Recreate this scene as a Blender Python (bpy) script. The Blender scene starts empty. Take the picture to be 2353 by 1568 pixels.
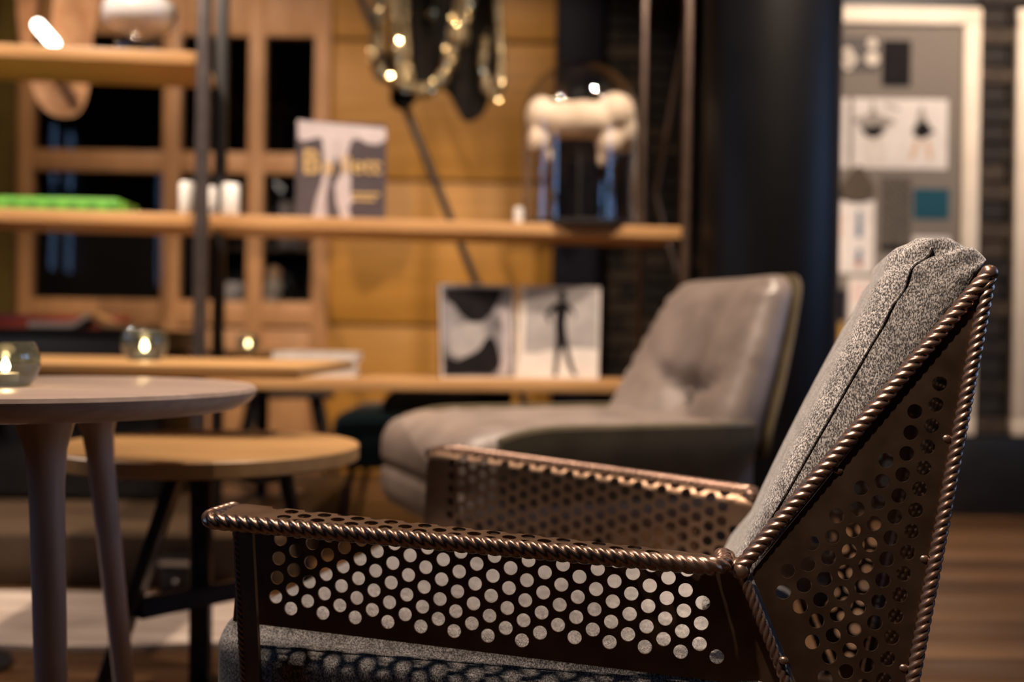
import bpy, bmesh, math, random
from mathutils import Vector, Matrix
from mathutils.geometry import delaunay_2d_cdt
random.seed(7)
R = math.radians
sc = bpy.context.scene
COL = sc.collection

# ------------------------------------------------------------------ camera
FPX = 35.0 / 36.0 * 2353
CAM_H, PITCH, ROLL = 0.70, 0.0039, 0.0155
cF = Vector((0, math.cos(PITCH), -math.sin(PITCH)))
cU0 = Vector((0, math.sin(PITCH), math.cos(PITCH)))
cR0 = Vector((1, 0, 0))
cR = cR0 * math.cos(ROLL) + cU0 * math.sin(ROLL)
cU = cU0 * math.cos(ROLL) - cR0 * math.sin(ROLL)
cam = bpy.data.cameras.new('camera')
cam.lens = 35; cam.sensor_width = 36; cam.clip_start = 0.05; cam.clip_end = 60
cam.dof.use_dof = True; cam.dof.focus_distance = 1.02; cam.dof.aperture_fstop = 2.1
cam_o = bpy.data.objects.new('camera', cam); COL.objects.link(cam_o)
M = Matrix.Identity(4)
for i in range(3):
    M[i][0] = cR[i]; M[i][1] = cU[i]; M[i][2] = -cF[i]
M[2][3] = CAM_H
cam_o.matrix_world = M
sc.camera = cam_o

def at(px, py, d):
    """point in the room seen at a photo pixel, at a measured distance"""
    return Vector((0, 0, CAM_H)) + (cF + cR * ((px - 1176.5) / FPX) + cU * ((784 - py) / FPX)) * d

# ------------------------------------------------------------------ world, exposure
sc.view_settings.view_transform = 'Standard'; sc.view_settings.look = 'None'
sc.view_settings.exposure = 0.3; sc.view_settings.gamma = 1.0
sc.view_settings.use_curve_mapping = False
w = bpy.data.worlds.new('dusk'); sc.world = w; w.use_nodes = True
bg = w.node_tree.nodes['Background']
bg.inputs['Color'].default_value = (0.26, 0.44, 0.80, 1); bg.inputs['Strength'].default_value = 3.6
sc.cycles.use_denoising = True
sc.cycles.max_bounces = 8; sc.cycles.diffuse_bounces = 3; sc.cycles.glossy_bounces = 4
sc.cycles.transmission_bounces = 8; sc.cycles.transparent_max_bounces = 8
sc.cycles.caustics_reflective = False; sc.cycles.caustics_refractive = False
sc.cycles.sample_clamp_indirect = 6.0

WARM = (1.0, 0.79, 0.62)
CEIL = 2.75
def portal(name, loc, rot, sx, sy):
    l = bpy.data.lights.new(name, 'AREA'); l.shape = 'RECTANGLE'; l.size = sx; l.size_y = sy
    l.cycles.is_portal = True
    o = bpy.data.objects.new(name, l); COL.objects.link(o); o.location = loc; o.rotation_euler = rot
# window openings in the side walls: (y0, y1, z0, z1)
WIN_L = [(-0.35, 0.50, 1.1, 2.3), (2.0, 2.7, 1.1, 2.3)]
WIN_R = [(0.3, 1.1, 1.1, 2.3), (1.3, 2.9, 1.1, 2.3)]
XL, XR, YB = -3.4, 3.6, -3.4
for n_, (a, b, c, d) in zip(('near', 'far'), WIN_L): portal('window_left_%s_offscreen' % n_, (XL, (a + b) / 2, (c + d) / 2), (0, R(-90), 0), d - c, b - a)
for n_, (a, b, c, d) in zip(('near', 'far'), WIN_R): portal('window_right_%s_offscreen' % n_, (XR, (a + b) / 2, (c + d) / 2), (0, R(90), 0), d - c, b - a)

# ------------------------------------------------------------------ materials
MATS = {}
def mat(name, c1, c2=None, scale=8.0, stretch=(1, 1, 1), rough=0.5, metal=0.0, bump=0.0, bscale=None,
        contrast=(0.35, 0.65), detail=4.0, trans=0.0, ior=1.45, emit=None, estr=0.0, sheen=0.0, spec=0.5, coat=0.0, rvar=0.0):
    m = bpy.data.materials.new(name); m.use_nodes = True
    nt = m.node_tree; b = nt.nodes['Principled BSDF']
    if c2 is None: c2 = tuple(min(1, v * 1.18 + .002) for v in c1)
    tc = nt.nodes.new('ShaderNodeTexCoord'); mp = nt.nodes.new('ShaderNodeMapping')
    mp.inputs['Scale'].default_value = stretch
    nt.links.new(tc.outputs['Object'], mp.inputs['Vector'])
    nz = nt.nodes.new('ShaderNodeTexNoise'); nz.inputs['Scale'].default_value = scale; nz.inputs['Detail'].default_value = detail
    nt.links.new(mp.outputs['Vector'], nz.inputs['Vector'])
    cr = nt.nodes.new('ShaderNodeValToRGB')
    cr.color_ramp.elements[0].position = contrast[0]; cr.color_ramp.elements[1].position = contrast[1]
    cr.color_ramp.elements[0].color = (*c1, 1); cr.color_ramp.elements[1].color = (*c2, 1)
    nt.links.new(nz.outputs['Fac'], cr.inputs['Fac'])
    nt.links.new(cr.outputs['Color'], b.inputs['Base Color'])
    b.inputs['Roughness'].default_value = rough; b.inputs['Metallic'].default_value = metal
    b.inputs['Transmission Weight'].default_value = trans; b.inputs['IOR'].default_value = ior
    b.inputs['Sheen Weight'].default_value = sheen; b.inputs['Specular IOR Level'].default_value = spec
    b.inputs['Coat Weight'].default_value = coat
    if emit is not None:
        b.inputs['Emission Color'].default_value = (*emit, 1); b.inputs['Emission Strength'].default_value = estr
    if bump:
        bp = nt.nodes.new('ShaderNodeBump'); bp.inputs['Strength'].default_value = bump; bp.inputs['Distance'].default_value = 0.002
        src = nz
        if bscale:
            src = nt.nodes.new('ShaderNodeTexNoise'); src.inputs['Scale'].default_value = bscale; src.inputs['Detail'].default_value = 3
            nt.links.new(mp.outputs['Vector'], src.inputs['Vector'])
        nt.links.new(src.outputs['Fac'], bp.inputs['Height']); nt.links.new(bp.outputs['Normal'], b.inputs['Normal'])
    if rvar:
        mr = nt.nodes.new('ShaderNodeMapRange'); mr.inputs['To Min'].default_value = max(0, rough - rvar); mr.inputs['To Max'].default_value = rough + rvar
        nt.links.new(nz.outputs['Fac'], mr.inputs['Value']); nt.links.new(mr.outputs['Result'], b.inputs['Roughness'])
    MATS[name] = m
    return m

def fabric_mat(name, dark, light, lo=0.44, hi=0.56):
    """melange weave: short light and dark threads in two directions"""
    m = mat(name, dark, light, scale=800, stretch=(1, 1, .5), rough=0.9, contrast=(lo, hi), detail=2.5, bump=0.5, bscale=500, sheen=0.25)
    nt = m.node_tree; b = nt.nodes['Principled BSDF']
    tc = next(n for n in nt.nodes if n.type == 'TEX_COORD')
    n2 = nt.nodes.new('ShaderNodeTexNoise'); n2.inputs['Scale'].default_value = 60; n2.inputs['Detail'].default_value = 3
    nt.links.new(tc.outputs['Object'], n2.inputs['Vector'])
    mx = nt.nodes.new('ShaderNodeMixRGB'); mx.blend_type = 'MULTIPLY'; mx.inputs['Fac'].default_value = 0.75
    cr = next(n for n in nt.nodes if n.type == 'VALTORGB')
    cr2 = nt.nodes.new('ShaderNodeValToRGB'); cr2.color_ramp.elements[0].position = .3; cr2.color_ramp.elements[1].position = .62
    cr2.color_ramp.elements[0].color = (.45, .45, .45, 1)
    nt.links.new(n2.outputs['Fac'], cr2.inputs['Fac'])
    nt.links.new(cr.outputs['Color'], mx.inputs['Color1']); nt.links.new(cr2.outputs['Color'], mx.inputs['Color2'])
    nt.links.new(mx.outputs['Color'], b.inputs['Base Color'])
    return m

def thin_glass(name, tint, ior=1.45, rough=0.0, cloudy=0.0):
    """clear thin-walled glass: see-through with Fresnel reflections"""
    m = mat(name, tint, tuple(min(1, v * 1.04) for v in tint), scale=4, rough=rough)
    nt = m.node_tree; out = next(n for n in nt.nodes if n.type == 'OUTPUT_MATERIAL'); cr = next(n for n in nt.nodes if n.type == 'VALTORGB')
    nt.nodes.remove(nt.nodes['Principled BSDF'])
    tr = nt.nodes.new('ShaderNodeBsdfTransparent'); gl_ = nt.nodes.new('ShaderNodeBsdfGlossy'); gl_.inputs['Roughness'].default_value = rough
    lw = nt.nodes.new('ShaderNodeLayerWeight'); lw.inputs['Blend'].default_value = .5
    pw_ = nt.nodes.new('ShaderNodeMath'); pw_.operation = 'POWER'; pw_.inputs[1].default_value = 4.0
    fr_ = nt.nodes.new('ShaderNodeMath'); fr_.operation = 'MULTIPLY_ADD'; fr_.inputs[1].default_value = .9; fr_.inputs[2].default_value = ((ior - 1) / (ior + 1)) ** 2
    nt.links.new(lw.outputs['Facing'], pw_.inputs[0]); nt.links.new(pw_.outputs['Value'], fr_.inputs[0])
    mx = nt.nodes.new('ShaderNodeMixShader')
    nt.links.new(cr.outputs['Color'], tr.inputs['Color']); nt.links.new(fr_.outputs['Value'], mx.inputs['Fac'])
    body = tr
    if cloudy:
        tl_ = nt.nodes.new('ShaderNodeBsdfTranslucent'); body = nt.nodes.new('ShaderNodeMixShader'); body.inputs['Fac'].default_value = cloudy
        nt.links.new(cr.outputs['Color'], tl_.inputs['Color']); nt.links.new(tr.outputs['BSDF'], body.inputs[1]); nt.links.new(tl_.outputs['BSDF'], body.inputs[2])
    nt.links.new(body.outputs[0], mx.inputs[1]); nt.links.new(gl_.outputs['BSDF'], mx.inputs[2]); nt.links.new(mx.outputs['Shader'], out.inputs['Surface'])
    return m

OAK = mat('oak', (.42, .22, .085), (.58, .33, .14), scale=6, stretch=(.6, 9, 9), rough=.42, detail=6, bump=.08, rvar=.08)
OAK_TABLE = mat('oak_table', (.34, .185, .068), (.42, .24, .095), scale=5, stretch=(.6, 8, 8), rough=.45, detail=6)
OAK_WALL = mat('oak_wall', (.36, .165, .020), (.46, .215, .032), scale=4, stretch=(.4, 6, 10), rough=.5, detail=6)
OAK_FRAME = mat('oak_frame', (.40, .195, .075), (.50, .255, .105), scale=6, stretch=(4, 4, .8), rough=.5, detail=5)
OAK_WHITE = mat('whitewashed_oak', (.44, .325, .265), (.54, .41, .34), scale=7, stretch=(.7, 10, 10), rough=.35, detail=6, rvar=.06)
OAK_LEG = mat('whitewashed_oak_leg', (.44, .325, .265), (.54, .41, .34), scale=7, stretch=(10, 10, .7), rough=.35, detail=6, rvar=.06)
PLANK = [mat('floor_plank_%s' % n, a, b, scale=4, stretch=(.5, 8, 8), rough=.38, detail=6, rvar=.1, bump=.05) for n, a, b in
         (('mid', (.085, .040, .015), (.13, .064, .026)), ('dark', (.045, .021, .008), (.075, .036, .015)), ('light', (.115, .058, .025), (.17, .090, .042)))]
BRONZE = mat('bronze_metal', (.20, .125, .082), (.24, .155, .105), scale=30, rough=.42, metal=1.0, rvar=.06)
BRONZE_ROPE = mat('bronze_rope', (.26, .165, .125), (.33, .215, .165), scale=60, rough=.32, metal=.85)
DARK_METAL = mat('dark_metal', (.022, .020, .022), (.034, .031, .034), scale=20, rough=.24, metal=.5)
POST_METAL = mat('post_metal', (.055, .045, .045), (.075, .062, .06), scale=20, rough=.45, metal=.4)
POST_BROWN = mat('post_brown', (.09, .06, .045), (.12, .08, .06), scale=20, rough=.4, metal=.4)
BLACK = mat('black_paint', (.006, .005, .005), (.010, .009, .009), scale=12, rough=.5)
COLUMN = mat('column_paint', (.003, .0027, .003), (.005, .0045, .005), scale=5, rough=.45, spec=.3)
NAVY = mat('navy_paint', (.005, .0045, .009), (.007, .006, .012), scale=5, rough=.6, spec=.15)
BRICK = [mat('brick_%s' % n, a, b, scale=25, rough=.75, bump=.6) for n, a, b in
         (('deep', (.012, .008, .006), (.022, .015, .010)), ('brown', (.035, .023, .014), (.058, .038, .022)), ('char', (.010, .008, .006), (.018, .013, .010)))]
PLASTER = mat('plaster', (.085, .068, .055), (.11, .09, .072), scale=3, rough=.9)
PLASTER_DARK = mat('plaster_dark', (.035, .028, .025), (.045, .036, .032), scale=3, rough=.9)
FABRIC = fabric_mat('melange_fabric', (.055, .050, .050), (.56, .52, .50), .42, .63)
LEATHER = mat('taupe_leather', (.175, .138, .118), (.235, .188, .163), scale=14, rough=.40, bump=.25, bscale=40)
LEATHER_OUT = mat('olive_leather', (.085, .066, .036), (.115, .090, .052), scale=14, rough=.42, bump=.2, bscale=60)
TEAL = mat('teal_wool', (.010, .035, .042), (.016, .05, .058), scale=80, rough=.95, sheen=.2)
GLASS = thin_glass('clear_glass', (.96, .96, .96), 2.1)
PANE = thin_glass('pane_glass', (.9, .9, .9), 1.28)
SMOKE = thin_glass('smoky_blue_glass', (.30, .38, .43), 1.9, .04, .04)
WAX = mat('candle_wax', (.75, .66, .5), (.85, .75, .6), scale=10, rough=.5)
FLAME = mat('flame', (1, .7, .3), (1, .8, .4), rough=.5, emit=(1.0, .62, .26), estr=45)
CERAMIC = mat('white_ceramic', (.78, .76, .72), (.84, .82, .78), scale=10, rough=.3)
OPAL = mat('opal_glass', (.80, .76, .74), (.86, .82, .80), scale=6, rough=.25, coat=.4)
PAPER = mat('white_paper', (.66, .60, .55), (.74, .68, .62), scale=20, rough=.8)
PAPER2 = mat('cream_paper', (.60, .52, .43), (.68, .60, .50), scale=20, rough=.8)
PAGE_GREY = mat('photo_grey', (.32, .30, .29), (.42, .39, .38), scale=14, rough=.35)
PAGE_MID = mat('photo_mid_grey', (.13, .12, .125), (.30, .28, .29), scale=16, rough=.35, detail=2)
INK = mat('print_black', (.006, .005, .006), (.012, .010, .011), scale=30, rough=.75, spec=.15)
BOOK_GREY = mat('book_grey', (.060, .049, .055), (.090, .075, .083), scale=6, rough=.35)
BOOK_PALE = mat('book_pale', (.42, .37, .38), (.55, .48, .49), scale=9, rough=.4)
GOLD_PRINT = mat('gold_print', (.78, .52, .22), (.86, .60, .28), scale=40, rough=.3, metal=.4)
GREEN = mat('green_box', (.13, .42, .055), (.17, .50, .075), scale=12, rough=.45)
GREEN_DK = mat('green_box_dark', (.06, .22, .03), (.08, .27, .04), scale=12, rough=.5)
RED = mat('red_cover', (.20, .028, .014), (.26, .04, .02), scale=8, rough=.5)
NAVY_COVER = mat('navy_cover', (.012, .014, .03), (.02, .022, .045), scale=8, rough=.4)
SEQ_GOLD = mat('gold_sequin', (.85, .62, .30), (.95, .74, .40), scale=90, rough=.14, metal=1.0)
SEQ_CLOTH = mat('black_drape', (.004, .003, .002), (.010, .007, .004), scale=20, rough=.8, spec=.2)
SEQ_GREY = mat('gold_mesh_cloth', (.10, .085, .06), (.34, .25, .12), scale=120, rough=.4, metal=.55, bump=.6)
CREAM = mat('cream_bone', (.72, .56, .40), (.85, .70, .54), scale=8, rough=.5, bump=.1)
WIRE = mat('copper_wood_wire', (.60, .31, .15), (.70, .40, .21), scale=20, rough=.45)
BULB = mat('lit_bulb', (1, .95, .9), (1, .95, .9), rough=.4, emit=(1, .88, .76), estr=9)
CURTAIN = mat('mustard_curtain', (.10, .062, .008), (.15, .095, .014), scale=6, rough=.9)
FRAME_CREAM = mat('cream_frame', (.76, .64, .50), (.84, .72, .57), scale=6, rough=.5)
LINEN = mat('board_linen', (.175, .148, .122), (.215, .182, .152), scale=150, rough=.9)
SWATCH_TAUPE = mat('taupe_swatch', (.075, .056, .038), (.095, .073, .05), scale=60, rough=.95)
SWATCH_TEAL = mat('teal_swatch', (.004, .055, .085), (.008, .075, .11), scale=60, rough=.9)
SWATCH_NAVY = mat('navy_paint', (.005, .0045, .009), (.007, .006, .012), scale=5, rough=.6, spec=.15)
SWATCH_MUST = mat('mustard_swatch', (.32, .18, .03), (.42, .25, .05), scale=40, rough=.9)
ORANGE = mat('orange_print', (.75, .20, .02), (.85, .28, .03), scale=30, rough=.6)
BLUE_PR = mat('blue_print', (.03, .09, .18), (.05, .13, .24), scale=30, rough=.6)
RUST = mat('rust_print', (.30, .06, .03), (.38, .09, .05), scale=30, rough=.6)
PINK_PR = mat('pink_print', (.72, .42, .36), (.78, .50, .44), scale=30, rough=.7)
TAN_PR = mat('tan_print', (.55, .33, .19), (.62, .40, .25), scale=30, rough=.7)
GREY_PR = mat('grey_print', (.22, .19, .16), (.34, .30, .26), scale=40, rough=.7)
PHOTO_CARD = mat('photo_card', (.06, .05, .047), (.095, .08, .075), scale=25, rough=.7)
def herring():
    m = mat('herringbone', (.045, .037, .030), (.15, .125, .10), scale=20, rough=.95)
    nt = m.node_tree
    cr = next(n for n in nt.nodes if n.type == 'VALTORGB'); tc = next(n for n in nt.nodes if n.type == 'TEX_COORD')
    wv = nt.nodes.new('ShaderNodeTexWave'); wv.bands_direction = 'DIAGONAL'; wv.inputs['Scale'].default_value = 22
    wv.inputs['Distortion'].default_value = 5; wv.inputs['Detail Scale'].default_value = 6
    nt.links.new(tc.outputs['Object'], wv.inputs['Vector']); nt.links.new(wv.outputs['Fac'], cr.inputs['Fac'])
    return m
HERRING = herring()
RUGM = mat('pale_rug', (.40, .31, .245), (.66, .55, .47), scale=7, stretch=(.5, 3, 1), rough=.95, bump=.5, bscale=120)
BROWN_BASE = mat('brown_plinth', (.055, .034, .018), (.075, .047, .026), scale=5, stretch=(.5, 6, 6), rough=.5)
STEEL = mat('steel', (.55, .52, .5), (.65, .62, .6), scale=20, rough=.25, metal=1.0)
STRAP = mat('leather_strap', (.20, .15, .12), (.26, .20, .16), scale=20, rough=.6)
WHITE_CAN = mat('downlight_can', (.5, .45, .4), (.55, .5, .45), scale=5, rough=.4)

# ------------------------------------------------------------------ mesh helpers
class B:
    def __init__(s): s.bm = bmesh.new()
    def _add(s, verts, faces):
        vs = [s.bm.verts.new(v) for v in verts]
        for f in faces:
            try: s.bm.faces.new([vs[i] for i in f])
            except ValueError: pass
        return vs
    def box(s, c, size, rot=None, bev=0.0, seg=2):
        t = bmesh.new(); bmesh.ops.create_cube(t, size=1)
        for v in t.verts: v.co = Vector((v.co.x * size[0], v.co.y * size[1], v.co.z * size[2]))
        if bev: bmesh.ops.bevel(t, geom=list(t.edges), offset=bev, segments=seg, affect='EDGES', profile=.5)
        mm = Matrix.Translation(Vector(c))
        if rot is not None: mm = mm @ (rot if isinstance(rot, Matrix) else Matrix.Rotation(rot, 4, 'Z'))
        t.transform(mm); s._merge(t); return s
    def _merge(s, t):
        me = bpy.data.meshes.new('tmp'); t.to_mesh(me); t.free(); s.bm.from_mesh(me); bpy.data.meshes.remove(me)
    def cone(s, p0, p1, r0, r1=None, n=16, cap=True):
        r1 = r0 if r1 is None else r1
        return s.tube([p0, p1], [r0, r1], n, cap)
    def tube(s, path, rad, n=10, cap=True, flat=None):
        path = [Vector(p) for p in path]
        if not isinstance(rad, (list, tuple)): rad = [rad] * len(path)
        verts, faces = [], []
        T = (path[1] - path[0]).normalized()
        N = T.orthogonal().normalized()
        if flat is not None:
            N = Vector(flat); N = (N - T * N.dot(T)).normalized()
        for i, p in enumerate(path):
            t = (path[min(i + 1, len(path) - 1)] - path[max(i - 1, 0)]).normalized()
            N = (N - t * N.dot(t)).normalized(); Bn = t.cross(N)
            for k in range(n):
                a = 2 * math.pi * k / n
                verts.append(p + (N * math.cos(a) + Bn * math.sin(a)) * rad[i])
        for i in range(len(path) - 1):
            for k in range(n):
                a, b = i * n + k, i * n + (k + 1) % n
                faces.append((a, b, b + n, a + n))
        if cap:
            faces.append(tuple(reversed(range(n)))); faces.append(tuple(range((len(path) - 1) * n, len(path) * n)))
        s._add(verts, faces); return s
    def lathe(s, prof, n=32, c=(0, 0, 0), close=False):
        c = Vector(c); verts, faces = [], []; m = len(prof)
        for k in range(n):
            a = 2 * math.pi * k / n
            for (r, z) in prof: verts.append(c + Vector((r * math.cos(a), r * math.sin(a), z)))
        for k in range(n):
            k2 = (k + 1) % n
            for j in range(m - 1 if not close else m):
                j2 = (j + 1) % m
                faces.append((k * m + j, k2 * m + j, k2 * m + j2, k * m + j2))
        s._add(verts, faces)
        bmesh.ops.remove_doubles(s.bm, verts=list(s.bm.verts), dist=1e-5); return s
    def prism(s, pts, th, fr):
        """pts 2-D outline; fr = Matrix (x, y in plane, z out)"""
        n = len(pts)
        verts = [fr @ Vector((x, y, 0)) for x, y in pts] + [fr @ Vector((x, y, th)) for x, y in pts]
        faces = [tuple(reversed(range(n))), tuple(range(n, 2 * n))]
        faces += [(i, (i + 1) % n, n + (i + 1) % n, n + i) for i in range(n)]
        s._add(verts, faces); return s
    def sphere(s, c, r, n=16, sc3=(1, 1, 1), rot=None):
        t = bmesh.new(); bmesh.ops.create_uvsphere(t, u_segments=n, v_segments=max(6, n // 2), radius=r)
        for v in t.verts: v.co = Vector((v.co.x * sc3[0], v.co.y * sc3[1], v.co.z * sc3[2]))
        mm = Matrix.Translation(Vector(c))
        if rot is not None: mm = mm @ rot
        t.transform(mm); s._merge(t); return s
    def grid(s, fn, nu, nv, wrap_u=False):
        verts = [fn(i / (nu if wrap_u else nu - 1), j / (nv - 1)) for i in range(nu) for j in range(nv)]
        faces = []
        for i in range(nu if wrap_u else nu - 1):
            for j in range(nv - 1):
                a, b = i * nv + j, ((i + 1) % nu) * nv + j
                faces.append((a, b, b + 1, a + 1))
        s._add(verts, faces); return s
    def rounded(s, half, rad, fn, n=(14, 14, 8)):
        """subdivided rounded box in [-1,1]^3; fn maps a local point (x, y, z, unit) to its place"""
        t = bmesh.new(); bmesh.ops.create_cube(t, size=2)
        bmesh.ops.subdivide_edges(t, edges=list(t.edges), cuts=max(n), use_grid_fill=True)
        hx, hy, hz = half
        for v in t.verts:
            u = v.co.copy()
            # denser sampling near the edges
            q = Vector((math.sin(u.x * math.pi / 2) * hx, math.sin(u.y * math.pi / 2) * hy, math.sin(u.z * math.pi / 2) * hz))
            i = Vector((max(-hx + rad, min(hx - rad, q.x)), max(-hy + rad, min(hy - rad, q.y)), max(-hz + rad, min(hz - rad, q.z))))
            d = q - i
            if d.length > 1e-9: q = i + d.normalized() * rad * min(1, max(abs(d.x), abs(d.y), abs(d.z)) / rad)
            v.co = fn(q, Vector((q.x / hx, q.y / hy, q.z / hz)))
        s._merge(t); return s
    def obj(s, name, m, parent=None, smooth=0.6, loc=None, rotz=0.0):
        bmesh.ops.recalc_face_normals(s.bm, faces=list(s.bm.faces))
        me = bpy.data.meshes.new(name); s.bm.to_mesh(me); s.bm.free()
        return link(name, me, m, parent, smooth, loc, rotz)
def link(name, me, m, parent=None, smooth=0.6, loc=None, rotz=0.0):
    me.materials.append(m)
    if smooth:
        for p in me.polygons: p.use_smooth = True
        me.set_sharp_from_angle(angle=smooth)
    o = bpy.data.objects.new(name, me); COL.objects.link(o)
    if parent is not None: o.parent = parent
    if loc is not None: o.location = loc
    o.rotation_euler.z = rotz
    return o
def tag(o, label, cat, group=None):
    o['label'] = label; o['category'] = cat
    if group: o['group'] = group
    return o
def thing(name, label, cat, loc=(0, 0, 0), rotz=0.0, group=None):
    o = bpy.data.objects.new(name, None); COL.objects.link(o); o.empty_display_size = .1
    o.location = loc; o.rotation_euler.z = rotz
    return tag(o, label, cat, group)
def struct(o): o['kind'] = 'structure'; return o
def bx(name, m, lo, hi, parent=None, bev=0.0):
    lo, hi = Vector(lo), Vector(hi); c = (lo + hi) / 2
    b = B(); b.box((0, 0, 0), hi - lo, bev=bev)
    return b.obj(name, m, parent, .6, c)

# ------------------------------------------------------------------ room shell
YW, YRW, YROOM = 5.0, 4.1, 6.8      # oak wall, brick wall on the right, far wall of the room behind the panes
struct(bx('floor', PLANK[0], (XL - .2, YB - .2, -.12), (XR + .2, YROOM + .2, -.012)))
floor = bpy.data.objects['floor']
pid = 0
PL_W = .145
y = 1.35; row = 0
plank_mesh = {}
while y < 5.0:
    x = -2.6 - (row * .61) % 1.3
    while x < 2.9:
        L = 1.3
        x0, x1 = max(x, -2.6), min(x + L, 2.9)
        if x1 - x0 > .05:
            k = (row * 5 + int((x + 5) * 3.7) * 7) % 7
            m = PLANK[1] if k in (1, 4) else PLANK[2] if k in (2, 5) else PLANK[0]
            o = bx('plank', m, (x0 + .001, y + .001, -.012), (x1 - .001, y + PL_W - .001, random.uniform(-.0012, 0)), bev=.0012)
            o.parent = floor; o.location -= floor.location
        x += L
    y += PL_W; row += 1
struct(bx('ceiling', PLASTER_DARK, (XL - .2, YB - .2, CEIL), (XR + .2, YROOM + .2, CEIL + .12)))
def side_wall(name, x0, x1, wins):
    root = bpy.data.objects.new(name, None); COL.objects.link(root); struct(root)
    ys = [YB - .2] + [v for wn in wins for v in wn[:2]] + [YROOM + .2]
    for i in range(0, len(ys), 2): bx('wall_section', PLASTER, (x0, ys[i], 0), (x1, ys[i + 1], CEIL), root)
    for (a, b, c, d) in wins:
        bx('wall_section', PLASTER, (x0, a, 0), (x1, b, c), root); bx('wall_section', PLASTER, (x0, a, d), (x1, b, CEIL), root)
    return root
side_wall('wall_left', XL - .15, XL, WIN_L); side_wall('wall_right', XR, XR + .15, WIN_R)
wn = 0
for (x, wins) in ((XL - .08, WIN_L), (XR + .08, WIN_R)):
    for (a, b, c, d) in wins:
        wn += 1
        root = bpy.data.objects.new('window_%d' % wn, None); COL.objects.link(root); struct(root); root.location = (x, (a + b) / 2, c)
        W, Hh = b - a, d - c
        for yy in (-W / 2 + .03, 0, W / 2 - .03):
            bx('window_frame', DARK_METAL, (-.03, yy - .025, 0), (.03, yy + .025, Hh), root)
        for zz in (.025, Hh * .55, Hh - .025):
            bx('window_rail', DARK_METAL, (-.028, -W / 2, zz - .025), (.028, W / 2, zz + .025), root)
struct(bx('wall_rear', PLASTER, (XL - .15, YB - .15, 0), (XR + .15, YB, CEIL)))
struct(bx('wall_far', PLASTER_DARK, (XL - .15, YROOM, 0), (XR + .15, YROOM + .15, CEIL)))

# ---- oak wall with glazed partition (back) -------------------------------------------------
def wx(px, yy): return (px - 1176.5) / FPX * yy          # metres to the right at distance yy
def wz(px, py, yy): return at(px, py, yy).z
wall_oak = bpy.data.objects.new('wall_back', None); COL.objects.link(wall_oak); struct(wall_oak); wall_oak.location = (0, YW, 0)
XO0, XO1 = wx(752, YW), wx(1266, YW)
bx('backing_board', BROWN_BASE, (XO0 - .06, .03, 0), (XO1, .10, CEIL), wall_oak)
zs = [0.0, wz(900, 1072, YW), wz(900, 746, YW), wz(900, 414, YW), wz(900, 92, YW), CEIL]
for i in range(5):
    bx('oak_panel', OAK_WALL, (XO0 - .06, 0, zs[i] + (.006 if i else 0)), (XO1, .03, zs[i + 1] - .010), wall_oak, bev=.003)
# glazed partition
part = bpy.data.objects.new('window_5', None); COL.objects.link(part); struct(part); part.location = (0, YW, 0)
xs_f = [(-10, 74), (372, 411), (566, 602), (716, 752)]
X = lambda p: wx(p, YW)
zt0, zt1 = wz(400, 84, YW), wz(400, 350, YW); zb0, zb1 = wz(400, 398, YW), wz(400, 690, YW)
for (a, b) in ((32, 72), (372, 411), (566, 602), (716, 752)):
    bx('stile', OAK_FRAME, (X(a), -.03, 0), (X(b), .04, CEIL), part, bev=.004)
cols = [(72, 372), (411, 566), (602, 716)]
for (a, b) in cols:
    bx('rail', OAK_FRAME, (X(a), -.025, zt0), (X(b), .035, CEIL - .001), part, bev=.003)
    bx('rail', OAK_FRAME, (X(a), -.025, zb0), (X(b), .035, zt1), part, bev=.003)
    bx('base_panel', OAK_FRAME, (X(a), -.012, .0), (X(b), .03, wz(400, 752, YW)), part, bev=.003)
    bx('rail', OAK_FRAME, (X(a), -.025, wz(400, 746, YW)), (X(b), .035, zb1), part, bev=.003)
    for (z0, z1) in ((zt1, zt0), (zb1, zb0)):
        bx('pane', PANE, (X(a) - .005, .0, z0 - .005), (X(b) + .005, .006, z1 + .005), part)
# wall going on left of the partition
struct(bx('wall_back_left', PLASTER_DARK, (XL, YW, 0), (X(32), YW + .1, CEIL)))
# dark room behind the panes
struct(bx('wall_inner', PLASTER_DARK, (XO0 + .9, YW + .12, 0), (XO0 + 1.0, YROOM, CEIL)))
# navy pilaster and black brick wall
struct(bx('trim_1', NAVY, (wx(1266, YW), YW - .12, 0), (wx(1372, YW), YW + .1, CEIL), bev=.006))
XB0, XB1 = wx(1372, YW), 1.3
wb = bpy.data.objects.new('wall_brick', None); COL.objects.link(wb); struct(wb); wb.location = (0, YW, 0)
bx('mortar_backing', BLACK, (XB0, .012, 0), (XB1, .1, CEIL), wb)
def bricks(root, x0, x1, z0, z1, mats, depth=.03, bl=.235, bh=.07, gap=.010):
    z, rw, cache = z0, 0, {}
    while z < z1:
        x = x0 - (bl + gap) * (.5 if rw % 2 else 0)
        while x < x1:
            a, b = max(x, x0), min(x + bl, x1)
            if b - a > .03:
                key = round(b - a, 3)
                if key not in cache:
                    bb = B(); bb.box((0, 0, 0), (b - a, depth, bh), bev=.004, seg=1)
                    cache[key] = [None, bb]
                m = random.choice(mats)
                k2 = (key, m.name)
                if k2 not in cache:
                    bb = B(); bb.box((0, 0, 0), (b - a, depth, bh), bev=.004, seg=1)
                    o = bb.obj('brick', m, root, .5); cache[k2] = o.data
                else:
                    o = bpy.data.objects.new('brick', cache[k2]); COL.objects.link(o); o.parent = root
                o.location = ((a + b) / 2, random.uniform(-.004, .004), z + bh / 2)
            x += bl + gap
        z += bh + gap; rw += 1
bricks(wb, XB0, XB0 + .62, .02, 2.5, BRICK)
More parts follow.
